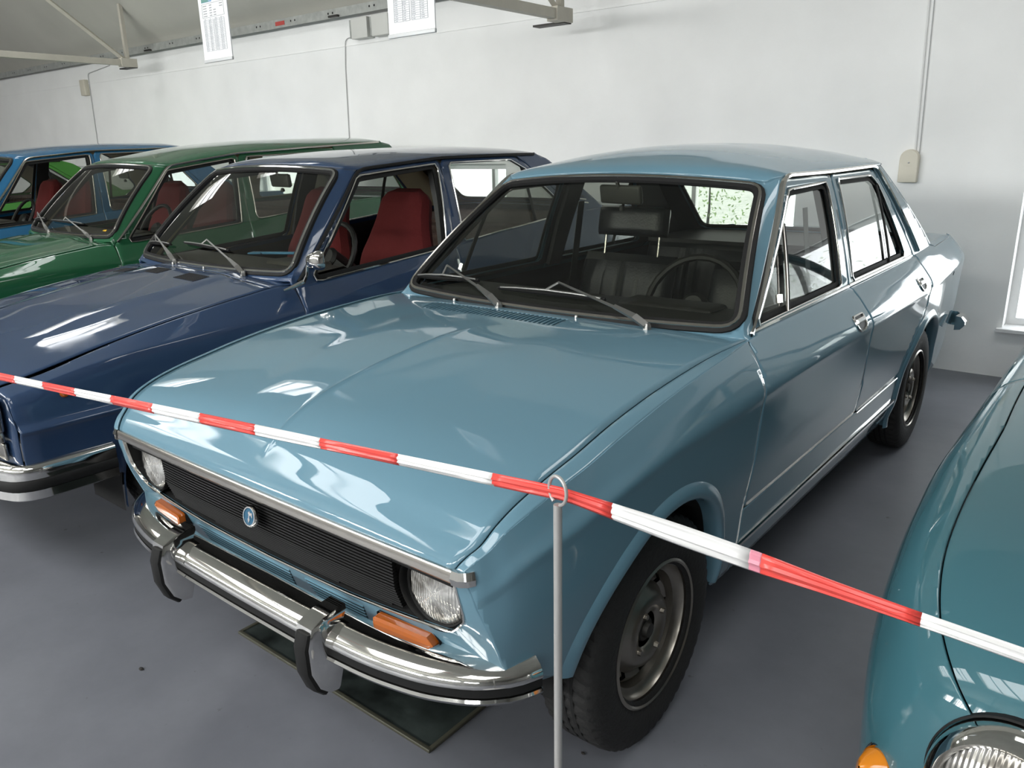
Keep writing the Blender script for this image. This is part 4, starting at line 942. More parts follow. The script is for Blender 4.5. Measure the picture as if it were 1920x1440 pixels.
# recess
rv = []; 
for (x, z) in gp: p = FS(np.array([[x, z]]))[0]; rv += [tuple(p+[0, .003, 0]), (p[0]*.985, p[1]+.085, p[2])]
F = [(2*i, 2*((i+1) % len(gp)), 2*((i+1) % len(gp))+1, 2*i+1) for i in range(len(gp))]; F.append(tuple(2*i+1 for i in range(len(gp))))
mesh('grille_recess', rv, F, M_INNER, R1, smooth=False)
b = MB()
for k in range(22):
    z = .533+k*.0074
    xm = .455
    if z < .549: xm = min(.455, .60*(z-.523)/.026+.02)
    xs_ = np.linspace(-xm, xm, 15); pp = FS(np.stack([xs_, np.full(15, z)], 1)); b.sweep(pp+[0, .016, 0], [(0, -1, 0)]*15, [(-.0014, -.012), (-.0019, 0), (.0014, .001), (.0014, -.012)])
tag(b.build('grille_bars', M_GRILLE, R1, smooth=False), kind='stuff')
for sg in (1, -1):
    h = D.objects.new('headlight', None); COL.objects.link(h); h.parent = R1; h.location = (sg*.556, -.560, .621); h.rotation_euler = (0, 0, math.radians(4)*sg)
    # oval recessed black bowl around the lamp
    V = []; n = 48; prof = [(1.0, .0), (.96, .022), (.93, .03), (.86, .035)]
    for (f, dy) in prof:
        for k in range(n):
            a = 2*math.pi*k/n; w_ = .092; V.append((w_*f*math.cos(a)*(1.0), dy-.012, .082*f*math.sin(a)))
    F = [(i*n+k, i*n+(k+1) % n, (i+1)*n+(k+1) % n, (i+1)*n+k) for i in range(3) for k in range(n)]
    mesh('lamp_bowl', V, F, M_BLACK, h)
    MB().lathe([(.079, .012), (.080, .0), (.076, -.004), (.073, .0)], axis='y', n=48).build('lamp_rim', M_RUBBER, h)
    lp = [(0, -.016), (.02, -.0155), (.04, -.013), (.056, -.009), (.068, -.003), (.075, .004)]; n = 96; V = []; F = []
    for i, (r, d) in enumerate(lp):
        for k in range(n):
            a = 2*math.pi*k/n; x, z = r*math.cos(a), r*math.sin(a); V.append((x, d+.0012*math.sin(x*900)*(1 if z < .02 else .3), z))
    for i in range(len(lp)-1):
        for k in range(n): F.append((i*n+k, i*n+(k+1) % n, (i+1)*n+(k+1) % n, (i+1)*n+k))
    mesh('lamp_lens', V, F, M_LENS, h, angle=180)
    # indicator
    y, z = -.563, .492; I = D.objects.new('turn_signal', None); COL.objects.link(I); I.parent = R1; I.location = (sg*.470, -.562, .497); I.rotation_euler = (0, 0, sg*math.radians(5))
    out = [(-.080, .018), (-.074, .022), (.066, .022), (.082, .006), (.080, -.012), (.066, -.020), (-.070, -.020), (-.082, -.008)]
    V = []; 
    for (f, d) in ((1, .01), (1, -.012), (.93, -.024), (.80, -.026)):
        for (x, z_) in out: V.append((sg*x*(1 if f > .9 else .93), d, z_*f*(.75 if f < .9 else 1)))
    m_ = len(out); F = [(i*m_+k, i*m_+(k+1) % m_, (i+1)*m_+(k+1) % m_, (i+1)*m_+k) for i in range(3) for k in range(m_)]+[tuple(3*m_+k for k in range(m_))]
    fixn(mesh('signal_lens', V, F, M_AMBER, I, smooth=False)); V2 = [(x*1.05, d+.004, z_*1.12) for (x, d, z_) in V[:2*m_]]; fixn(mesh('signal_gasket', V2, [(k, (k+1) % m_, m_+(k+1) % m_, m_+k) for k in range(m_)], M_RUBBER, I, smooth=False))
# louvres pressed into the valance
for (xa, xb, rows) in ((.135, .335, 6), (-.335, .075, 6)):
    for r_ in range(rows):
        z = .502-r_*.0105; xs_ = np.linspace(xa+r_*.004, xb-r_*.002, 8); pp = FS(np.stack([xs_, np.full(8, z)], 1), .0005)
        o = MB().sweep(pp, [(0, -1, 0)]*8, [(-.0018, -.004), (-.0018, .0006), (.0018, .0006), (.0018, -.004)]).build('louvre_slot', M_INNER, R1, smooth=False)
        pp = FS(np.stack([xs_, np.full(8, z+.0045)], 1), .0); MB().sweep(pp, [(0, -1, 0)]*8, [(-.003, -.002), (-.002, .002), (.0015, .0025), (.003, -.002)]).build('louvre_lip', M_MAIN, R1)
# chrome strip along the hood edge with end caps
us = np.linspace(-.642, .642, 41); pp = [(x, -.6045-.002*(1-(x/.64)**2), .703-.004*(1-(x/.64)**2)) for x in us]
MB().sweep(pp, [(0, -1, .12)]*41, [(-.014, -.01), (-.013, .004), (-.009, .006), (.009, .006), (.013, .003), (.013, -.01)]).build('hood_edge_strip', M_ALU, R1)
for sg in (1, -1):
    pp = [(sg*.644, -.6055, .703), (sg*.660, -.6045, .703), (sg*.672, -.598, .704), (sg*.680, -.586, .705)]
    MB().sweep(pp, [(0, -1, .1), (sg*.2, -1, .1), (sg*.6, -.8, .1), (sg, -.3, .1)], [(-.016, -.008), (-.015, .006), (0, .010), (.014, .005), (.014, -.008)]).build('strip_end_cap', M_CHROME, R1)
# badge
e_ = D.objects.new('badge', None); COL.objects.link(e_); e_.parent = R1; e_.location = (0, -.612, .640); e_.rotation_euler = (math.radians(-12), 0, 0)
MB().lathe([(0, -.004), (.020, -.004), (.021, .004)], axis='y', n=40).build('badge_disc', M_EMB, e_); MB().lathe([(.020, .004), (.0205, -.006), (.0235, -.006), (.026, -.002), (.026, .004)], axis='y', n=40).build('badge_ring', M_CHROME, e_)
ar = MB(); 
arrow = [(-.016, 0), (-.006, .0045), (-.006, .002), (.002, .002), (.004, .006), (-.002, .014), (.006, .011), (.008, .0115), (.0035, .0155), (.011, .009), (.0085, .003), (.014, .0), (.0085, -.003), (.010, -.006), (.004, -.002), (-.006, -.002), (-.006, -.0045)]
A2 = [(z, x) for (x, z) in arrow]; nA = len(A2); ar.add([(x, -.0055, z) for x, z in A2]+[(x, -.003, z) for x, z in A2], [tuple(range(nA)), tuple(range(2*nA-1, nA-1, -1))]+[(k, nA+k, nA+(k+1) % nA, (k+1) % nA) for k in range(nA)])
ar.build('badge_emblem', M_CHROME, e_, smooth=False)
# bumper
def bumper(path, levels, parent, parts):
    P = resample(rline(path, .06, 8), .02, False); n = len(P); T = np.gradient(P, axis=0); T /= np.linalg.norm(T, axis=1)[:, None]; Nn = np.stack([T[:, 1], -T[:, 0]], 1)
    for (name, m, prof, sm) in parts:
        V = []; F = []; k = len(prof)
        for i in range(n):
            for (o, z) in prof: V.append((P[i, 0]+Nn[i, 0]*o, P[i, 1]+Nn[i, 1]*o, z))
        for i in range(n-1):
            for j in range(k): F.append((i*k+j, i*k+(j+1) % k, (i+1)*k+(j+1) % k, (i+1)*k+j))
        F += [tuple(range(k)), tuple((n-1)*k+j for j in range(k))]
        fixn(mesh(name, V, F, m, parent, angle=50))
    return P, Nn
half = [(0, -.645), (.25, -.643), (.45, -.630), (.57, -.603), (.655, -.56), (.703, -.51), (.72, -.465)]
path = [(-x, y) for x, y in half[::-1][:-1]]+half
bmp = D.objects.new('front_bumper', None); COL.objects.link(bmp); bmp.parent = R1; bmp.location = (0, 0, 0)
bumper(path, None, bmp, [('bumper_blade', M_CHROME, [(-.045, .500), (-.02, .502), (.004, .497), (.026, .485), (.037, .470), (.036, .461), (-.03, .455)], 1),
    ('bumper_rubber', M_RUBBER, [(-.03, .461), (.028, .460), (.033, .456), (.033, .440), (.028, .436), (-.03, .436)], 1), ('bumper_lower_blade', M_CHROME, [(-.03, .437), (.034, .436), (.037, .430), (.030, .420), (-.02, .412), (-.035, .418)], 1)])
for sg in (1, -1):
    o = D.objects.new('overrider', None); COL.objects.link(o); o.parent = bmp; o.location = (sg*.300, -.640, .448)
    pr = [(-.030, .082), (.030, .076), (.060, .062), (.072, .020), (.070, -.040), (.052, -.085), (.028, -.108), (.005, -.112), (-.010, -.060), (-.015, .0), (-.015, .05)]   # (forward, z)
    V = []; F = []; k = len(pr); xs_ = [(-.030, .90), (-.024, 1.0), (.024, 1.0), (.030, .90)]
    for (x, f) in xs_:
        for (a, z) in pr: V.append((x, -a*f, z*f))
    for i in range(3):
        for j in range(k): F.append((i*k+j, i*k+(j+1) % k, (i+1)*k+(j+1) % k, (i+1)*k+j))
    F += [tuple(range(k)), tuple(3*k+j for j in range(k))]
    fixn(mesh('overrider_body', V, F, M_CHROME, o, angle=40))
    b = MB(); b.sweep([(0, -.063, .050), (0, -.074, .018), (0, -.072, -.040), (0, -.055, -.086), (0, -.033, -.108)], [(0, -.9, .4), (0, -1, 0), (0, -1, -.1), (0, -.9, -.5), (0, -.5, -.9)], [(-.021, -.006), (-.019, .004), (-.012, .008), (.012, .008), (.019, .004), (.021, -.006)]); b.build('overrider_rubber', M_RUBBER, o)
# details
for sg in (1, -1):
    c1.trim2('sill_chrome_strip', resample([(.47, .335), (2.19, .335)], .1, False), M_CHROME, R1, sg, w=.022, h=.009, closed=False)
    c1.trim2('door_edge_reflection', resample([(1.56, .447), (2.16, .447)], .1, False), M_CHROME, R1, sg, w=.006, h=.005, closed=False)  # bright strip added in place of a reflection along the door's bottom edge
    for (y, z, l, w_) in ((1.385, .842, 'door_handle', .105), (2.30, .852, 'door_handle', .085)):
        fr_ = rpoly([(y-w_/2, z-.012), (y-w_*.22, z-.026), (y+w_*.22, z-.026), (y+w_/2, z-.012), (y+w_/2, z+.024), (y-w_/2, z+.024)], .010, 4)
        hb = D.objects.new('door_handle', None); COL.objects.link(hb); hb.parent = R1
        Pn, Fn = grid(np.linspace(y-w_/2, y+w_/2, 12), np.linspace(z-.026, z+.024, 8)); Pn, Fn = clip(Pn, Fn, sdf(fr_)); mesh('handle_pocket', c1.S3(Pn, sg, .0015), Fn, M_BLACK, hb)
        Vn = c1.S3(resample(fr_, .008), sg); nn = c1.nrm(resample(fr_, .008), sg); MB().sweep(Vn, nn, [(-.005, 0), (-.003, .005), (.003, .005), (.005, 0)], True).build('handle_frame', M_CHROME, hb)
        c1.trim2('handle_paddle', [(y-w_*.40, z+.006), (y+w_*.40, z+.006)], M_CHROME, hb, sg, w=.018, h=.009, closed=False, step=0)
    c1.trim2('vent_window_latch', [(.868, .985), (.874, 1.01)], M_CHROME, R1, sg, w=.010, h=-.02, closed=False, step=0)
o = c1.trim2('fuel_flap_gap', [(3.0, .80), (3.0, .82)], M_RUBBER, R1, 1, w=.003, h=.002, closed=False, step=0)
# washer jets and wipers on the cowl
def cowlz(x, y):
    h = main['hood']; tab = np.array(h['tab']); d = np.r_[0, np.cumsum(np.hypot(np.diff(tab[:, 0]), np.diff(tab[:, 1])))]; u = np.interp(y, tab[1:, 0], d[1:]); return float(c1.top(np.array([x/.7]), np.array([u]))[0, 2])
for x, y in ((-.372, .508), (.165, .493)): MB().lathe([(0, .012), (.005, .011), (.007, .006), (.006, 0)], c=(x, y, cowlz(x, y)-.001), n=12).build('washer_jet', M_CHROME, R1)
wiper(c1, (.423, .484, cowlz(.423, .484)), (.071, .167), (-.309, .115), (.343, .119), R1)
wiper(c1, (-.155, .495, cowlz(-.155, .495)), (-.735, .188), (-.96, .103), (-.472, .144), R1)
# ------------------------------------------------------------------ the neighbouring hatch-nosed saloons and the estate: one family
def family(name, cx, cy, dz, pm, label, style='saloon', rise=0.0, wstrim=M_CHROME, gchrome=False, hg=.004, seat=M_RED, front=False, glass=M_GLASS, openf=False, group=None):
    ys = [-.68, -.66, -.60, -.54, -.27, 0, .30, .48, .57, .80, 1.1, 1.487, 1.7, 2.43, 2.8, 3.1, 3.5, 3.56]; n = len(ys)
    z0 = [.700, .722, .735, .747, .803, .850, .890, .908, .893, .905, .930, .962, .985, 1.047, 1.066, 1.075, 1.07, 1.03]
    x0 = [.60, .625, .640, .645, .648, .650, .650, .655, .700, .703, .705, .705, .703, .690, .68, .675, .66, .64]
    zk = [.680, .705, .716, .735, .770, .780, .785, .785, .785, .787, .79, .80, .805, .83, .84, .85, .85, .84]; xk = [.735, .745, .750, .752, .755, .756, .757, .757, .757, .757, .757, .757, .757, .755, .75, .745, .73, .71]
    zm = [(a+b)/2 for a, b in zip(z0, zk)]; xm = [a+(b-a)*.58 for a, b in zip(x0, xk)]
    k = lambda x: [x-.03, x-.01]+[x]*12+[x-.005, x-.012, x-.03, x-.05]
    R_ = [(x0, z0), (xm, zm), (xk, zk), (k(.776), [.650]*n), (k(.781), [.614]*n), (k(.803), [.592]*n), (k(.795), [.575]*n), (k(.782), [.45]*n), (k(.75), [.22]*n)]
    r1 = rise; long_ = style == 'estate'
    zg = [1.377+dz, 1.377+dz, 1.420+dz+r1*.35, 1.427+dz+r1*.6, 1.425+dz+r1, 1.42+dz+r1]
    yg = [0, 1.036, 1.60, 2.20, 3.05, 3.6] if long_ else [0, 1.036, 1.60, 2.20, 2.6, 3.6]
    ap = [(.602, .903), (1.487, .967), (1.566, 1.392+dz+r1*.3), (1.020, 1.348+dz)]
    ar = [(1.622, .990), (2.43, 1.052), (2.545, 1.15), (2.30, 1.345+dz+r1*.4), (2.18, 1.400+dz+r1*.6), (1.652, 1.394+dz+r1*.35)] if not long_ else [(1.622, .990), (2.40, 1.050), (2.44, 1.395+dz+r1*.6), (1.652, 1.394+dz+r1*.35)]
    ye = 3.05 if long_ else 2.46
    A = (ye, zg[4 if long_ else 3]+.004)
    HTb = [(y, z+.022*min(1, (y+.68)/.15)+(0.004 if y > -.6 else 0), z, x, x, z, 0.0) for y, z, x in list(zip(ys, z0, x0))[:8]]+[(.62, .925, .905, .69, .69, .905, 0)]
    def feat(x, y, u): return .010/(1+np.exp((np.abs(x)-.34)/.02))*np.clip((y+.5)/.3, 0, 1)
    B0 = (1.598, zg[2]-.006); D0 = (2.22, zg[3]-.004)
    panels = [dict(name='front_fender', strip=False, below=True, poly=[(-.67, .71), (-.665, .60), (-.66, .36), (-.34, .345), (-.335, .25), (.525, .22), (.520, .75), (.53, .893), (.52, .93), (.0, 1.1), (-.69, .9)]),
        dict(name='front_door', poly=[(.525, .42), (.520, .75), (.530, .897), (.548, .915), (1.030, zg[1]-.004), B0, (1.552, .98), (1.54, .80), (1.56, .42)], holes=[rpoly(ap, [.03, .02, .02, .03])]),
        dict(name='rear_door', poly=[(1.56, .42), (1.54, .80), (1.552, .98), B0, D0]+([(2.30, D0[1]-.03), (2.60, 1.165), (2.52, 1.05)] if not long_ else [(2.50, D0[1]), (2.48, 1.05)])+[(2.47, .85), (2.38, .70), (2.24, .55), (2.22, .42)], holes=[rpoly(ar, [.02, .03, .03, .03, .03, .02] if not long_ else .03)]),
        dict(name='sill_panel', poly=[(.525, .22), (2.28, .22), (2.22, .42), (.525, .42)]),
        dict(name='rear_quarter_panel', poly=([(2.52, 1.05), (2.60, 1.165), (2.30, D0[1]-.03), D0, (2.2, D0[1]+.012), A, (2.56, A[1]-.03), (3.02, 1.10), (3.04, 1.082), (3.55, 1.08)] if not long_ else [(2.48, 1.05), (2.50, D0[1]), (2.5, A[1]), A, (3.15, A[1]-.02), (3.50, 1.10), (3.55, 1.05)])+[(3.56, .22), (2.28, .22), (2.22, .42), (2.24, .55), (2.38, .70), (2.47, .85)],
             holes=[rpoly([(2.56, 1.07), (3.20, 1.10), (3.0, A[1]-.07), (2.58, A[1]-.07)], .04)] if long_ else ())]
    wn = [dict(name='front_door_glass', open=openf, glass=rpoly(ap, .02), trims=[('window_chrome_trim', rpoly(ap, [.03, .02, .02, .03]), wstrim, .010, .007, True), ('window_seal', rpoly([(ap[0][0]+.018, ap[0][1]+.014), (ap[1][0]-.014, ap[1][1]+.013), (ap[2][0]-.018, ap[2][1]-.014), (ap[3][0]+.006, ap[3][1]-.016)], .025), M_RUBBER, .022, .003, True, -.006)]),
          dict(name='rear_door_glass', glass=rpoly(ar, .02), trims=[('window_chrome_trim', rpoly(ar, [.02, .03, .03, .03, .03, .02] if not long_ else .03), wstrim, .010, .007, True)]+([('quarter_window_bar', [(2.27, 1.36+dz), (2.275, 1.045)], M_RUBBER, .024, .004, False)] if not long_ else []))]
    if long_: wn.append(dict(name='side_glass', glass=rpoly([(2.56, 1.07), (3.20, 1.10), (3.0, A[1]-.07), (2.58, A[1]-.07)], .04)))
    d = dict(name=name, loc=(cx, cy, 0), label=label, group=group, paint=pm, ys=ys, rails=R_, yspan=(-.68, 3.56), arches=[(0.0, .30, .345), (2.52, .30, .345)], track=.675, wr=.298, nolip=True,
        gh=dict(ledge=.010, ygut=yg, zgut=zg, xgut=[.560, .560, .560, .555, .545, .54], gutterpath=[(.552, .918), (1.034, zg[1]), (1.6, zg[2]), (2.2, zg[3]), (ye-.03, zg[4 if long_ else 3])], guttermat=wstrim if gchrome else M_RUBBER),
        ws=dict(bot=(.668, .485, .930), top=(.522, .935, 1.408+dz), bow=.05, edge0=(.548, .913), edge1=(1.030, zg[1]), zt=.022, zb=.012),
        roof=dict(y0=.945, y1=ye+.10, yc=[.94, 1.0, 1.15, 1.5, 2.0, ye-.1, ye+.10], zc=[1.412+dz, 1.428+dz, 1.445+dz+r1*.1, 1.468+dz+r1*.4, 1.478+dz+r1*.7, 1.468+dz+r1, 1.435+dz+r1], bowf=.085, bowb=.10, pw=3.0),
        backlight=dict(top=(.48, ye+.09, zg[3]+.012+(r1*.4 if long_ else 0)), bot=(.60, 3.10 if not long_ else 3.54, 1.09), bow=.06, edge0=A, edge1=(3.03, 1.083) if not long_ else (3.50, 1.09)), deck=dict(y0=3.0 if not long_ else 3.49, y1=3.56, h=.012),
        hood=dict(tab=HTb, nostrip=True, hg=hg, feat=feat, uhood=None), bp=(1.60, 1.54), panels=panels, windows=wn, headliner2=M_BEIGE, wsglass=M_GLASS2, wstrim=wstrim, glassmat=glass, pillarmat=M_BLACK,
        int=dict(seatx=(-.34, .34), seaty=1.12, seatz=.42, seatmat=seat, high=True, reary=2.15, reartop=1.03, rearmat=M_BROWN, pleat=False, shelfy=2.7, shelfl=.95, shelfmat=M_BROWN, dashy=.88, dashz=.945, swx=.33, swy=1.0, swz=.95, swt=60, mirror=(.02, .98, 1.325+dz), mrz=-10, belts=False, dashmat=mat('brown_dashboard', (.055, .050, .042), rough=.55)))
    dd = np.r_[0, np.cumsum(np.hypot(np.diff([r[0] for r in HTb]), np.diff([r[1] for r in HTb])))]; d['hood']['uhood'] = float(np.interp(.43, [r[0] for r in HTb], dd))
    c = Car(d); c.build(); c.dash = dd; c.tab = HTb
    def hz(x, y, out=0):
        u = np.interp(y, [r[0] for r in HTb], dd); xh = float(d['hood']['_f']['xh'](u)[0]); p = c.top(np.array([x/xh]), np.array([u]))[0]; return Vector((float(p[0]), float(p[1]), float(p[2])+out))
    c.hz = hz
    # plain front fascia so that the nose is closed
    def fs(x, z, out=0): 
        t = abs(x)/.74; return (x, -.672-out+.02*(z < .55)*(.55-z)-.02*(1-t**6)+.012*0, z)
    xs_ = np.linspace(-1, 1, 31); zs_ = [.35, .40, .46, .56, .60, .70, .715]; V = []
    for x in xs_:
        for z in zs_:
            lim = float(c.X(np.array([[-.668, z]]))[0]); V.append((x*lim, -.668-.022*(1-x**6)+.02*(z < .55)*(.55-z), z))
    F = [(i*7+j, (i+1)*7+j, (i+1)*7+j+1, i*7+j+1) for i in range(30) for j in range(6)]
    o = fixn(mesh('front_panel', V, F, pm, c.root, solid=.004))
    return c
def family_front(c, trim):
    R = c.root
    bm_ = D.objects.new('front_bumper', None); COL.objects.link(bm_); bm_.parent = R
    half = [(0, -.770), (.45, -.760), (.66, -.738), (.765, -.700), (.800, -.640), (.806, -.38)]
    path = [(-x, y) for x, y in half[::-1][:-1]]+half
    bumper(path, None, bm_, [('bumper_blade', M_CHROME, [(-.05, .478), (-.02, .480), (-.002, .472), (.004, .458), (.002, .426), (-.03, .424)], 1), ('bumper_rubber', M_RUBBER, [(-.03, .426), (.001, .425), (.006, .42), (.006, .392), (.001, .387), (-.03, .386)], 1), ('bumper_lower_blade', M_CHROME, [(-.03, .387), (.002, .386), (.002, .356), (-.006, .350), (-.04, .352)], 1)])
    for sg in (1, -1):
        h = D.objects.new('headlight', None); COL.objects.link(h); h.parent = R; h.location = (sg*.600, -.700, .655)
        MB().box((0, 0, 0), (.285, .03, .125), bev=.012).build('lamp_surround', M_ALU, h)
        lp = [(0, -.030), (.03, -.028), (.05, -.022), (.060, -.012), (.064, -.004)]
        V = []; n = 48
        for (r, dd_) in lp:
            for k in range(n): a = 2*math.pi*k/n; V.append((1.7*r*math.cos(a)+sg*.02, dd_, .9*r*math.sin(a)))
        F = [(i*n+k, i*n+(k+1) % n, (i+1)*n+(k+1) % n, (i+1)*n+k) for i in range(4) for k in range(n)]; mesh('lamp_lens', V, F, M_LENS, h)
    MB().box((0, -.698, .575), (1.46, .02, .04), bev=.006).build('grille_lower_trim', M_ALU, R)
    MB().box((0, -.690, .655), (.88, .012, .115)).build('grille_backing', M_INNER, R, smooth=False)
    for k in range(7): MB().box((0, -.700, .605+k*.0165), (.90, .012, .004)).build('grille_bar', M_BLACK, R, smooth=False)
    MB().box((0, -.69, .52), (1.44, .012, .06), bev=.004).build('silver_valance', M_ALU, R)
nav = family('dark_blue_saloon', -2.03, 0, 0, M_NAVY, 'dark blue saloon with red high-backed seats, directly left of the light blue car', front=True, openf=True)
family_front(nav, M_CHROME)
R2 = nav.root
mk = D.objects.new('side_marker', None)
o = MB().lathe([(0, -.012), (.010, -.011), (.015, -.004), (.016, .003)], c=(0, 0, 0), axis='x', n=16); 
mo = MB().lathe([(0, .014), (.010, .012), (.015, .005), (.016, -.002)], c=(float(nav.X(np.array([[-.50, .688]]))[0]), -.50, .688), axis='x', n=16).build('side_marker_lamp', M_AMBER, R2)
# door mirror
m_ = D.objects.new('door_mirror', None); COL.objects.link(m_); m_.parent = R2; m_.location = (.705, .53, .905)
MB().tube([(.005, -.075, -.012), (.022, -.03, .002), (.035, .01, .018)], [.006, .010, .010], 10).build('mirror_foot', M_CHROME, m_)
MB().tube([(.035, .01, .016), (.055, .015, .050), (.062, .018, .095)], [.009, .0075, .008], 10).build('mirror_arm', M_CHROME, m_)
V = []; n = 28
for (f, y) in ((.02, -.030), (.35, -.028), (.7, -.018), (.93, -.002), (1.0, .014), (.97, .022)):
    for k in range(n):
        a = 2*math.pi*k/n; ca, sa = math.cos(a), math.sin(a); e_ = (abs(ca)**4+abs(sa)**4)**-.25; V.append((.058*f*ca*e_, y, .040*f*sa*e_*(1+.12*ca)))
o = mesh('mirror_shell', V, [(i*n+k, i*n+(k+1) % n, (i+1)*n+(k+1) % n, (i+1)*n+k) for i in range(5) for k in range(n)], M_CHROME, m_); o.location = (.105, .02, .112); o.rotation_euler = (0, math.radians(-8), math.radians(-12))
o = MB().lathe([(0, .018), (.036, .018)], axis='y', n=24).build('mirror_glass', M_CHROME, m_); o.location = (.105, .02, .112)
# hood vents, wipers, washer
for (x, y, w_, l_) in ((-.44, .33, .12, .06), (-.13, .34, .13, .07), (.20, .325, .17, .075)):
    pn = []; 
    b = MB()
    for k in range(9):
        yy = y-l_/2+l_*k/8; pp = [nav.hz(xx, yy, .0012) for xx in np.linspace(x-w_/2, x+w_/2, 6)]; b.sweep(pp, [(0, 0, 1)]*6, [(-.0024, -.002), (-.0024, .001), (.0024, .001), (.0024, -.002)])
    tag(b.build('vent_mesh', M_INNER, R2, smooth=False), kind='stuff')
for px in (-.18, .10): MB().lathe([(0, .011), (.006, .010), (.008, .003), (.007, -.002)], c=tuple(nav.hz(px, .45)), n=12).build('washer_jet', M_CHROME, R2)
wiper(nav, tuple(nav.hz(-.22, .48, .004)), (-.861, .196), (-.97, .13), (-.57, .159), R2)
wiper(nav, tuple(nav.hz(.38, .478, .004)), (-.017, .218), (-.379, .191), (.276, .166), R2)
# bright blue scraper on the dashboard
o = empty('ice_scraper', (-2.03+.21, .80, .985), 'bright blue plastic ice scraper lying on the dashboard of the dark blue car', 'scraper', rz=math.radians(28))
MB().box((0, 0, 0), (.19, .030, .012), bev=.005).build('handle', M_BLUEPL, o); MB().box((-.125, 0, 0), (.07, .055, .008), bev=.003).build('blade', M_BLUEPL, o)
# C pillar vents
for k in range(3):
    y, z = 2.80+.02*k, 1.165-k*.022
    nav.trim2('pillar_vent', [(y-.035, z+.002), (y+.035, z-.006)], M_CHROME if k else M_BLACK, R2, 1, w=.010, h=.006, closed=False, step=0); nav.trim2('pillar_vent', [(y-.035, z+.002), (y+.035, z-.006)], M_BLACK, R2, -1, w=.010, h=.006, closed=False, step=0)

grn = family('green_estate', -4.48, .37, 0.012, M_GREEN, 'dark green estate car with a long roof, between the dark blue and azure cars', style='estate', hg=.013, rise=.105, wstrim=M_ALU, gchrome=True)
wiper(grn, tuple(grn.hz(-.22, .49, .004)), (-.95, .21), (-.97, .126), (-.634, .17), grn.root)
wiper(grn, tuple(grn.hz(.45, .490, .004)), (-.019, .196), (-.437, .163), (.397, .155), grn.root)
MB().box(tuple((Vector(tuple((grn.WS(np.array([.80]), np.array([.10]))+grn.WN(np.array([.80]), np.array([.10]))*-.006)[0])))), (.045, .004, .014), Matrix.Rotation(-.9, 3, 'X')).build('windshield_sticker', M_YELLOW, grn.root, smooth=False, label='small orange-yellow sticker')
azu = family('azure_saloon', -6.62, .27, .085, M_AZURE, 'azure blue saloon behind the green estate, at the left edge', rise=.03, wstrim=M_ALU, gchrome=True, openf=True)
lim = family('grass_green_saloon', -8.95, .10, .0, M_LIME, 'grass green saloon seen only through the side windows of the azure car', wstrim=M_BLACK)
for c_ in (grn, azu, lim): family_front(c_, M_CHROME)
# ------------------------------------------------------------------ car at the right edge: rounded teal saloon
t6 = empty('teal_saloon', (0, 0, 0), 'teal rounded saloon at the right edge, showing its fender, headlight and orange signal', 'car')
# cross-sections along y: list of (y, [ (x_left_offset, z) ... ]) described through rails from the bottom of the side to the car centre
TX = 2.04
yT = [-.545, -.535, -.505, -.445, -.35, -.20, 0, .25, .6, 1.0, 1.5, 2.2, 3.0, 3.6, 3.8]
def tr_(v): return pc(yT, v)
rt = [ # (half width x, z) rails
 (tr_([.30, .42, .55, .63, .68, .715, .735, .745, .75, .752, .755, .755, .745, .70, .60]), tr_([.36, .33, .29, .26, .25, .24, .24, .24, .24, .24, .24, .24, .24, .27, .32])),
 (tr_([.32, .46, .60, .68, .725, .755, .775, .785, .785, .785, .785, .785, .775, .73, .62]), tr_([.42, .42, .42, .42, .42, .42, .42, .42, .42, .42, .42, .42, .42, .42, .44])),
 (tr_([.32, .465, .605, .685, .732, .762, .782, .790, .790, .790, .790, .790, .78, .735, .62]), tr_([.50, .52, .55, .58, .60, .62, .62, .62, .62, .62, .62, .62, .62, .60, .56])),
 (tr_([.30, .44, .575, .655, .700, .735, .755, .765, .765, .765, .765, .765, .755, .71, .60]), tr_([.56, .60, .66, .71, .745, .775, .79, .80, .80, .80, .80, .80, .80, .76, .66])),
 (tr_([.26, .38, .50, .575, .625, .660, .685, .70, .705, .705, .705, .705, .695, .65, .55]), tr_([.60, .65, .725, .785, .820, .850, .868, .880, .885, .89, .90, .90, .89, .84, .71])),
 (tr_([.18, .27, .36, .42, .465, .50, .53, .56, .58, .59, .60, .60, .58, .53, .42]), tr_([.62, .675, .755, .812, .845, .872, .890, .905, .915, .92, .93, .93, .92, .87, .73])),
 (tr_([.08, .12, .17, .21, .25, .28, .30, .33, .35, .36, .37, .37, .35, .30, .2]), tr_([.625, .68, .758, .805, .832, .862, .888, .912, .925, .935, .94, .94, .93, .89, .74])),
 (tr_([0]*15), tr_([.628, .682, .752, .795, .825, .858, .890, .917, .932, .942, .945, .945, .94, .90, .745]))]
def T6(y, v):
    n = len(y); XX = np.stack([r[0](y) for r in rt], 1); ZZ = np.stack([r[1](y) for r in rt], 1); K = np.tile(np.arange(8.), (n, 1))
    return pchip_rows(K, XX, v), y, pchip_rows(K, ZZ, v)
HLy, HLx, HLz = -.475, .455, .600
ysg = np.unique(np.r_[np.linspace(-.545, -.3, 34), np.linspace(-.3, .7, 34), np.linspace(.7, 3.8, 60)]); vv = np.linspace(0, 7, 127)
P, F = grid(ysg, vv)
def t6arch(Q):
    x, y, z = T6(Q[:, 0], Q[:, 1]); g = np.ones(len(y))*9
    for ya in (.05, 2.35): g = np.minimum(g, np.where(Q[:, 1] < 4, np.hypot(y-ya, z-.30)-.335, 9))
    return g
P, F = clip(P, F, t6arch)
def cutt(y0): return None
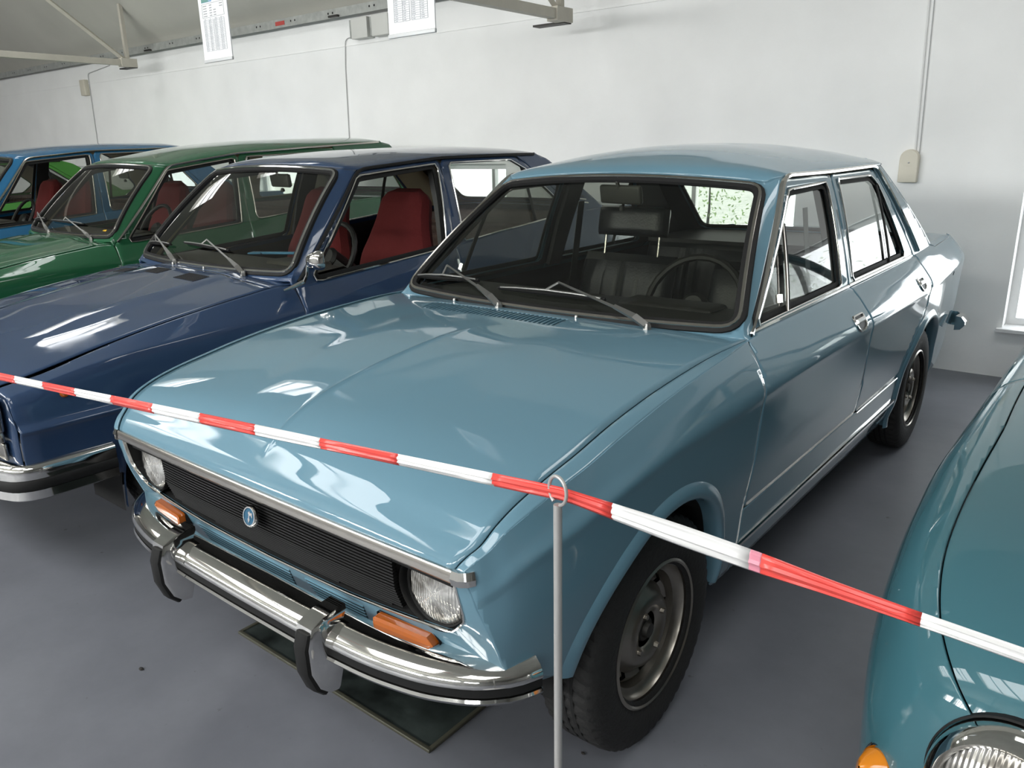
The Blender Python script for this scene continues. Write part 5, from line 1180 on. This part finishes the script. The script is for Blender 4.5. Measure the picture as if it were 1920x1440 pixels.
for sg in (1, -1):
    def hood_side(Q): x, y, z = T6(Q[:, 0], Q[:, 1]); return x
    vg = pc([-.6, -.3, 0, .3, 4.2], [3.45, 3.75, 4.1, 4.28, 4.3]); names = (('body_side', lambda Q: (vg(Q[:, 0])-Q[:, 1])*.1), ('hood_half', lambda Q: (Q[:, 1]-vg(Q[:, 0])-.014)*.1))
    for nm, g in names:
        P2, F2 = clip(P, F, g); x, y, z = T6(P2[:, 0], P2[:, 1])
        if nm == 'hood_half':
            P3, F3 = clip(P2, F2, lambda Q: 1.05-Q[:, 0]); x, y, z = T6(P3[:, 0], P3[:, 1]); mesh('hood', np.stack([TX-sg*x, y, z], 1), F3, M_TEAL, t6, angle=60)
            P3, F3 = clip(P2, F2, lambda Q: Q[:, 0]-1.055); P3, F3 = clip(P3, F3, lambda Q: np.where(Q[:, 0] < 1.8, 1.25-Q[:, 0], Q[:, 0]-3.3)); x, y, z = T6(P3[:, 0], P3[:, 1]); mesh('cowl_and_tail', np.stack([TX-sg*x, y, z], 1), F3, M_TEAL, t6, solid=.005, angle=60)
        else:
            for nm2, g2 in (('front_fender', lambda Q: .66-Q[:, 0]), ('front_door', lambda Q: np.minimum(Q[:, 0]-.665, 1.5-Q[:, 0])), ('rear_door', lambda Q: np.minimum(Q[:, 0]-1.505, 2.1-Q[:, 0])), ('rear_quarter_panel', lambda Q: Q[:, 0]-2.105)):
                P3, F3 = clip(P2, F2, g2); x, y, z = T6(P3[:, 0], P3[:, 1]); mesh(nm2, np.stack([TX-sg*x, y, z], 1), F3, M_TEAL, t6, solid=.005, angle=60)
    # headlight and signal on the fender face
    def surf(yq, vq, o=0):
        y = np.array([yq]); v = np.array([vq]); e = .01
        f = lambda a, b: np.array([TX-sg*T6(np.array([a]), np.array([b]))[0][0], a, T6(np.array([a]), np.array([b]))[2][0]])
        p = f(yq, vq); n = np.cross(f(yq+e, vq)-f(yq-e, vq), f(yq, vq+e)-f(yq, vq-e)); n /= np.linalg.norm(n); n = n if n[1] < 0 else -n; return Vector(tuple(p)), Vector(tuple(n))
    c_ = Vector((TX-sg*.520, -.522, .652)); h = D.objects.new('headlight', None); COL.objects.link(h); h.parent = t6; h.location = c_; h.rotation_euler = (math.radians(-8), 0, -sg*math.radians(10))
    fixn(MB().lathe([(.103, .06), (.103, .015), (.100, -.012), (.094, -.030), (.086, -.038), (.080, -.032), (.077, -.020)], axis='y', n=64).build('headlight_chrome_rim', M_CHROME, h))
    fixn(MB().lathe([(.106, .07), (.1065, .008), (.104, .006), (.103, .02)], axis='y', n=64).build('headlight_gasket', M_RUBBER, h))
    V = []; n = 96; lp = [(0, -.042), (.02, -.041), (.04, -.037), (.055, -.032), (.068, -.026), (.078, -.018)]
    for r, dd_ in lp:
        for k in range(n): a = 2*math.pi*k/n; x, z = r*math.cos(a), r*math.sin(a); V.append((x, dd_+.0013*0, z))
    mesh('headlight_lens', V, [(i*n+k, i*n+(k+1) % n, (i+1)*n+(k+1) % n, (i+1)*n+k) for i in range(5) for k in range(n)], M_LENS, h, angle=180)
    q = D.objects.new('turn_signal', None); COL.objects.link(q); q.parent = t6; q.location = (TX-sg*.682, -.455, .565); q.rotation_euler = (math.radians(-20), 0, -sg*math.radians(38))
    tear = lambda s_, y, e_: [(s_*.031*math.cos(a), y, s_*.031*math.sin(a)*(1.35 if math.sin(a) < 0 else 1)) for a in np.linspace(0, 2*math.pi, 36, endpoint=False)]
    V = tear(1.18, .03, 0)+tear(1.18, -.002, 0)+tear(1.05, -.008, 0)+tear(.98, .0, 0); fixn(mesh('signal_chrome_rim', V, [(i*36+k, i*36+(k+1) % 36, (i+1)*36+(k+1) % 36, (i+1)*36+k) for i in range(3) for k in range(36)], M_CHROME, q))
    V = tear(1.3, .03, 0)+tear(1.3, .002, 0)+tear(1.16, .001, 0); fixn(mesh('signal_gasket', V, [(i*36+k, i*36+(k+1) % 36, (i+1)*36+(k+1) % 36, (i+1)*36+k) for i in range(2) for k in range(36)], M_RUBBER, q))
    V = tear(1.0, .0, 0)+tear(.9, -.014, 0)+tear(.5, -.030, 0)+tear(.05, -.040, 0); fixn(mesh('signal_lens', V, [(i*36+k, i*36+(k+1) % 36, (i+1)*36+(k+1) % 36, (i+1)*36+k) for i in range(3) for k in range(36)], M_ORANGE, q, angle=20))
    # wheels
    for ya in (.05, 2.35): Car.wheel(type('o', (), {'root': t6})(), TX-sg*.66, ya, .30, .30, .155, -sg)
    b = MB()
    for ya in (.05, 2.35):
        A_ = np.linspace(0, math.pi, 18); V = []; P_ = [(ya-.34, .2)]+[(ya-.34*math.cos(a), .30+.34*math.sin(a)) for a in A_]+[(ya+.34, .2)]
        for y, z in P_: V += [(TX-sg*.735, y, z), (TX-sg*.46, y, z)]
        mesh('wheel_well', V, [(2*i, 2*i+2, 2*i+3, 2*i+1) for i in range(len(P_)-1)]+[tuple(2*i+1 for i in range(len(P_)))], M_INNER, t6, smooth=False)
    # greenhouse side: pillars as swept frames and glass
    def gh(y, w): return (TX-sg*(.70-.16*w), y+.5, .90+.46*w)
    fr_ = [gh(.80, 0), gh(1.18, .92), gh(1.30, 1), gh(2.35, 1), gh(2.62, .85), gh(2.95, .0)]
    MB().tube(rline(fr_, .06), .028, 8).build('roof_pillar_frame', M_TEAL, t6); MB().tube([gh(1.70, 0), gh(1.72, 1)], .022, 8).build('door_pillar', M_TEAL, t6)
    mesh('side_window', [gh(.84, .01), gh(1.69, .01), gh(1.71, .96), gh(1.22, .93)], [(0, 1, 2, 3)], M_GLASS, t6, smooth=False); mesh('side_window', [gh(1.72, .01), gh(2.88, .01), gh(2.55, .9), gh(1.74, .96)], [(0, 1, 2, 3)], M_GLASS, t6, smooth=False)
ny = 14; tt = np.linspace(-1, 1, 25)
V = [(TX+t_*.55, y, 1.37+.06*(1-abs(t_)**2.4)*math.sin(min(1, (y-1.65)/.3+.5)*1.57)) for y in np.linspace(1.66, 2.98, ny) for t_ in tt]
mesh('roof_panel', V, [(i*25+j, i*25+j+1, (i+1)*25+j+1, (i+1)*25+j) for i in range(ny-1) for j in range(24)], M_TEAL, t6, solid=.012)
V = [(TX+t_*(.66-.13*w), 1.24+.42*w+.10*t_*t_*(1-.5*w), .925+.455*w) for w in np.linspace(0, 1, 8) for t_ in tt]; mesh('windshield', V, [(i*25+j, i*25+j+1, (i+1)*25+j+1, (i+1)*25+j) for i in range(7) for j in range(24)], M_GLASS2, t6)
MB().tube([V[j] for j in range(25)]+[V[i*25+24] for i in range(1, 8)]+[V[7*25+j] for j in range(23, -1, -1)]+[V[i*25] for i in range(6, 0, -1)], .012, 6, True).build('windshield_seal', M_RUBBER, t6)
V = [(TX+t_*(.60-.08*w), 3.48-.48*w, .93+.44*w) for w in np.linspace(0, 1, 6) for t_ in tt]; mesh('rear_window', V, [(i*25+j, i*25+j+1, (i+1)*25+j+1, (i+1)*25+j) for i in range(5) for j in range(24)], M_GLASS, t6)
MB().box((TX, 2.2, .55), (1.3, 1.9, .5)).build('cabin_interior', M_INNER, t6, smooth=False)
for x in (-.33, .33): MB().box((TX+x, 2.1, .82), (.46, .14, .5), Matrix.Rotation(-.25, 3, 'X'), bev=.05).build('seat_backrest', M_VINYL, t6)
q0 = T6(np.full(60, -.545), np.linspace(0, 7, 60)); V = []
for t_ in np.linspace(-1, 1, 31):
    zt = float(np.interp(-abs(t_)*.318, -q0[0], q0[2])) if abs(t_) < 1 else .45; zt = float(np.interp(abs(t_)*.315, q0[0][::-1][:36], q0[2][::-1][:36]))
    for w in np.linspace(0, 1, 9): V.append((TX+t_*.325, -.543-.010*math.sin(w*math.pi)*(1-t_**4), .34+(zt-.34)*w))
fixn(mesh('nose_panel', V, [(i*9+j, (i+1)*9+j, (i+1)*9+j+1, i*9+j+1) for i in range(30) for j in range(8)], M_TEAL, t6, solid=.006))
pth = [(TX-.62, -.50, .40), (TX-.45, -.62, .40), (TX, -.68, .40), (TX+.45, -.62, .40), (TX+.62, -.50, .40)]
MB().sweep(resample(rline(pth, .1), .04, False), [(0, -1, 0)]*len(resample(rline(pth, .1), .04, False)), [(-.045, -.01), (-.03, .02), (0, .028), (.03, .02), (.045, -.01)]).build('front_bumper', M_CHROME, t6)

# ------------------------------------------------------------------ information sheets above the cars
sheet(0, ((-1.705, .45, 1.829), (-1.492, .446, 1.829), .297), 'white printed sheet with a small blue photo, left one of the two hanging sheets', True)
sheet(0, ((-.405, .298, 1.792), (-.205, .296, 1.790), .297), 'white printed sheet with a plain table, right one of the two hanging sheets', True)
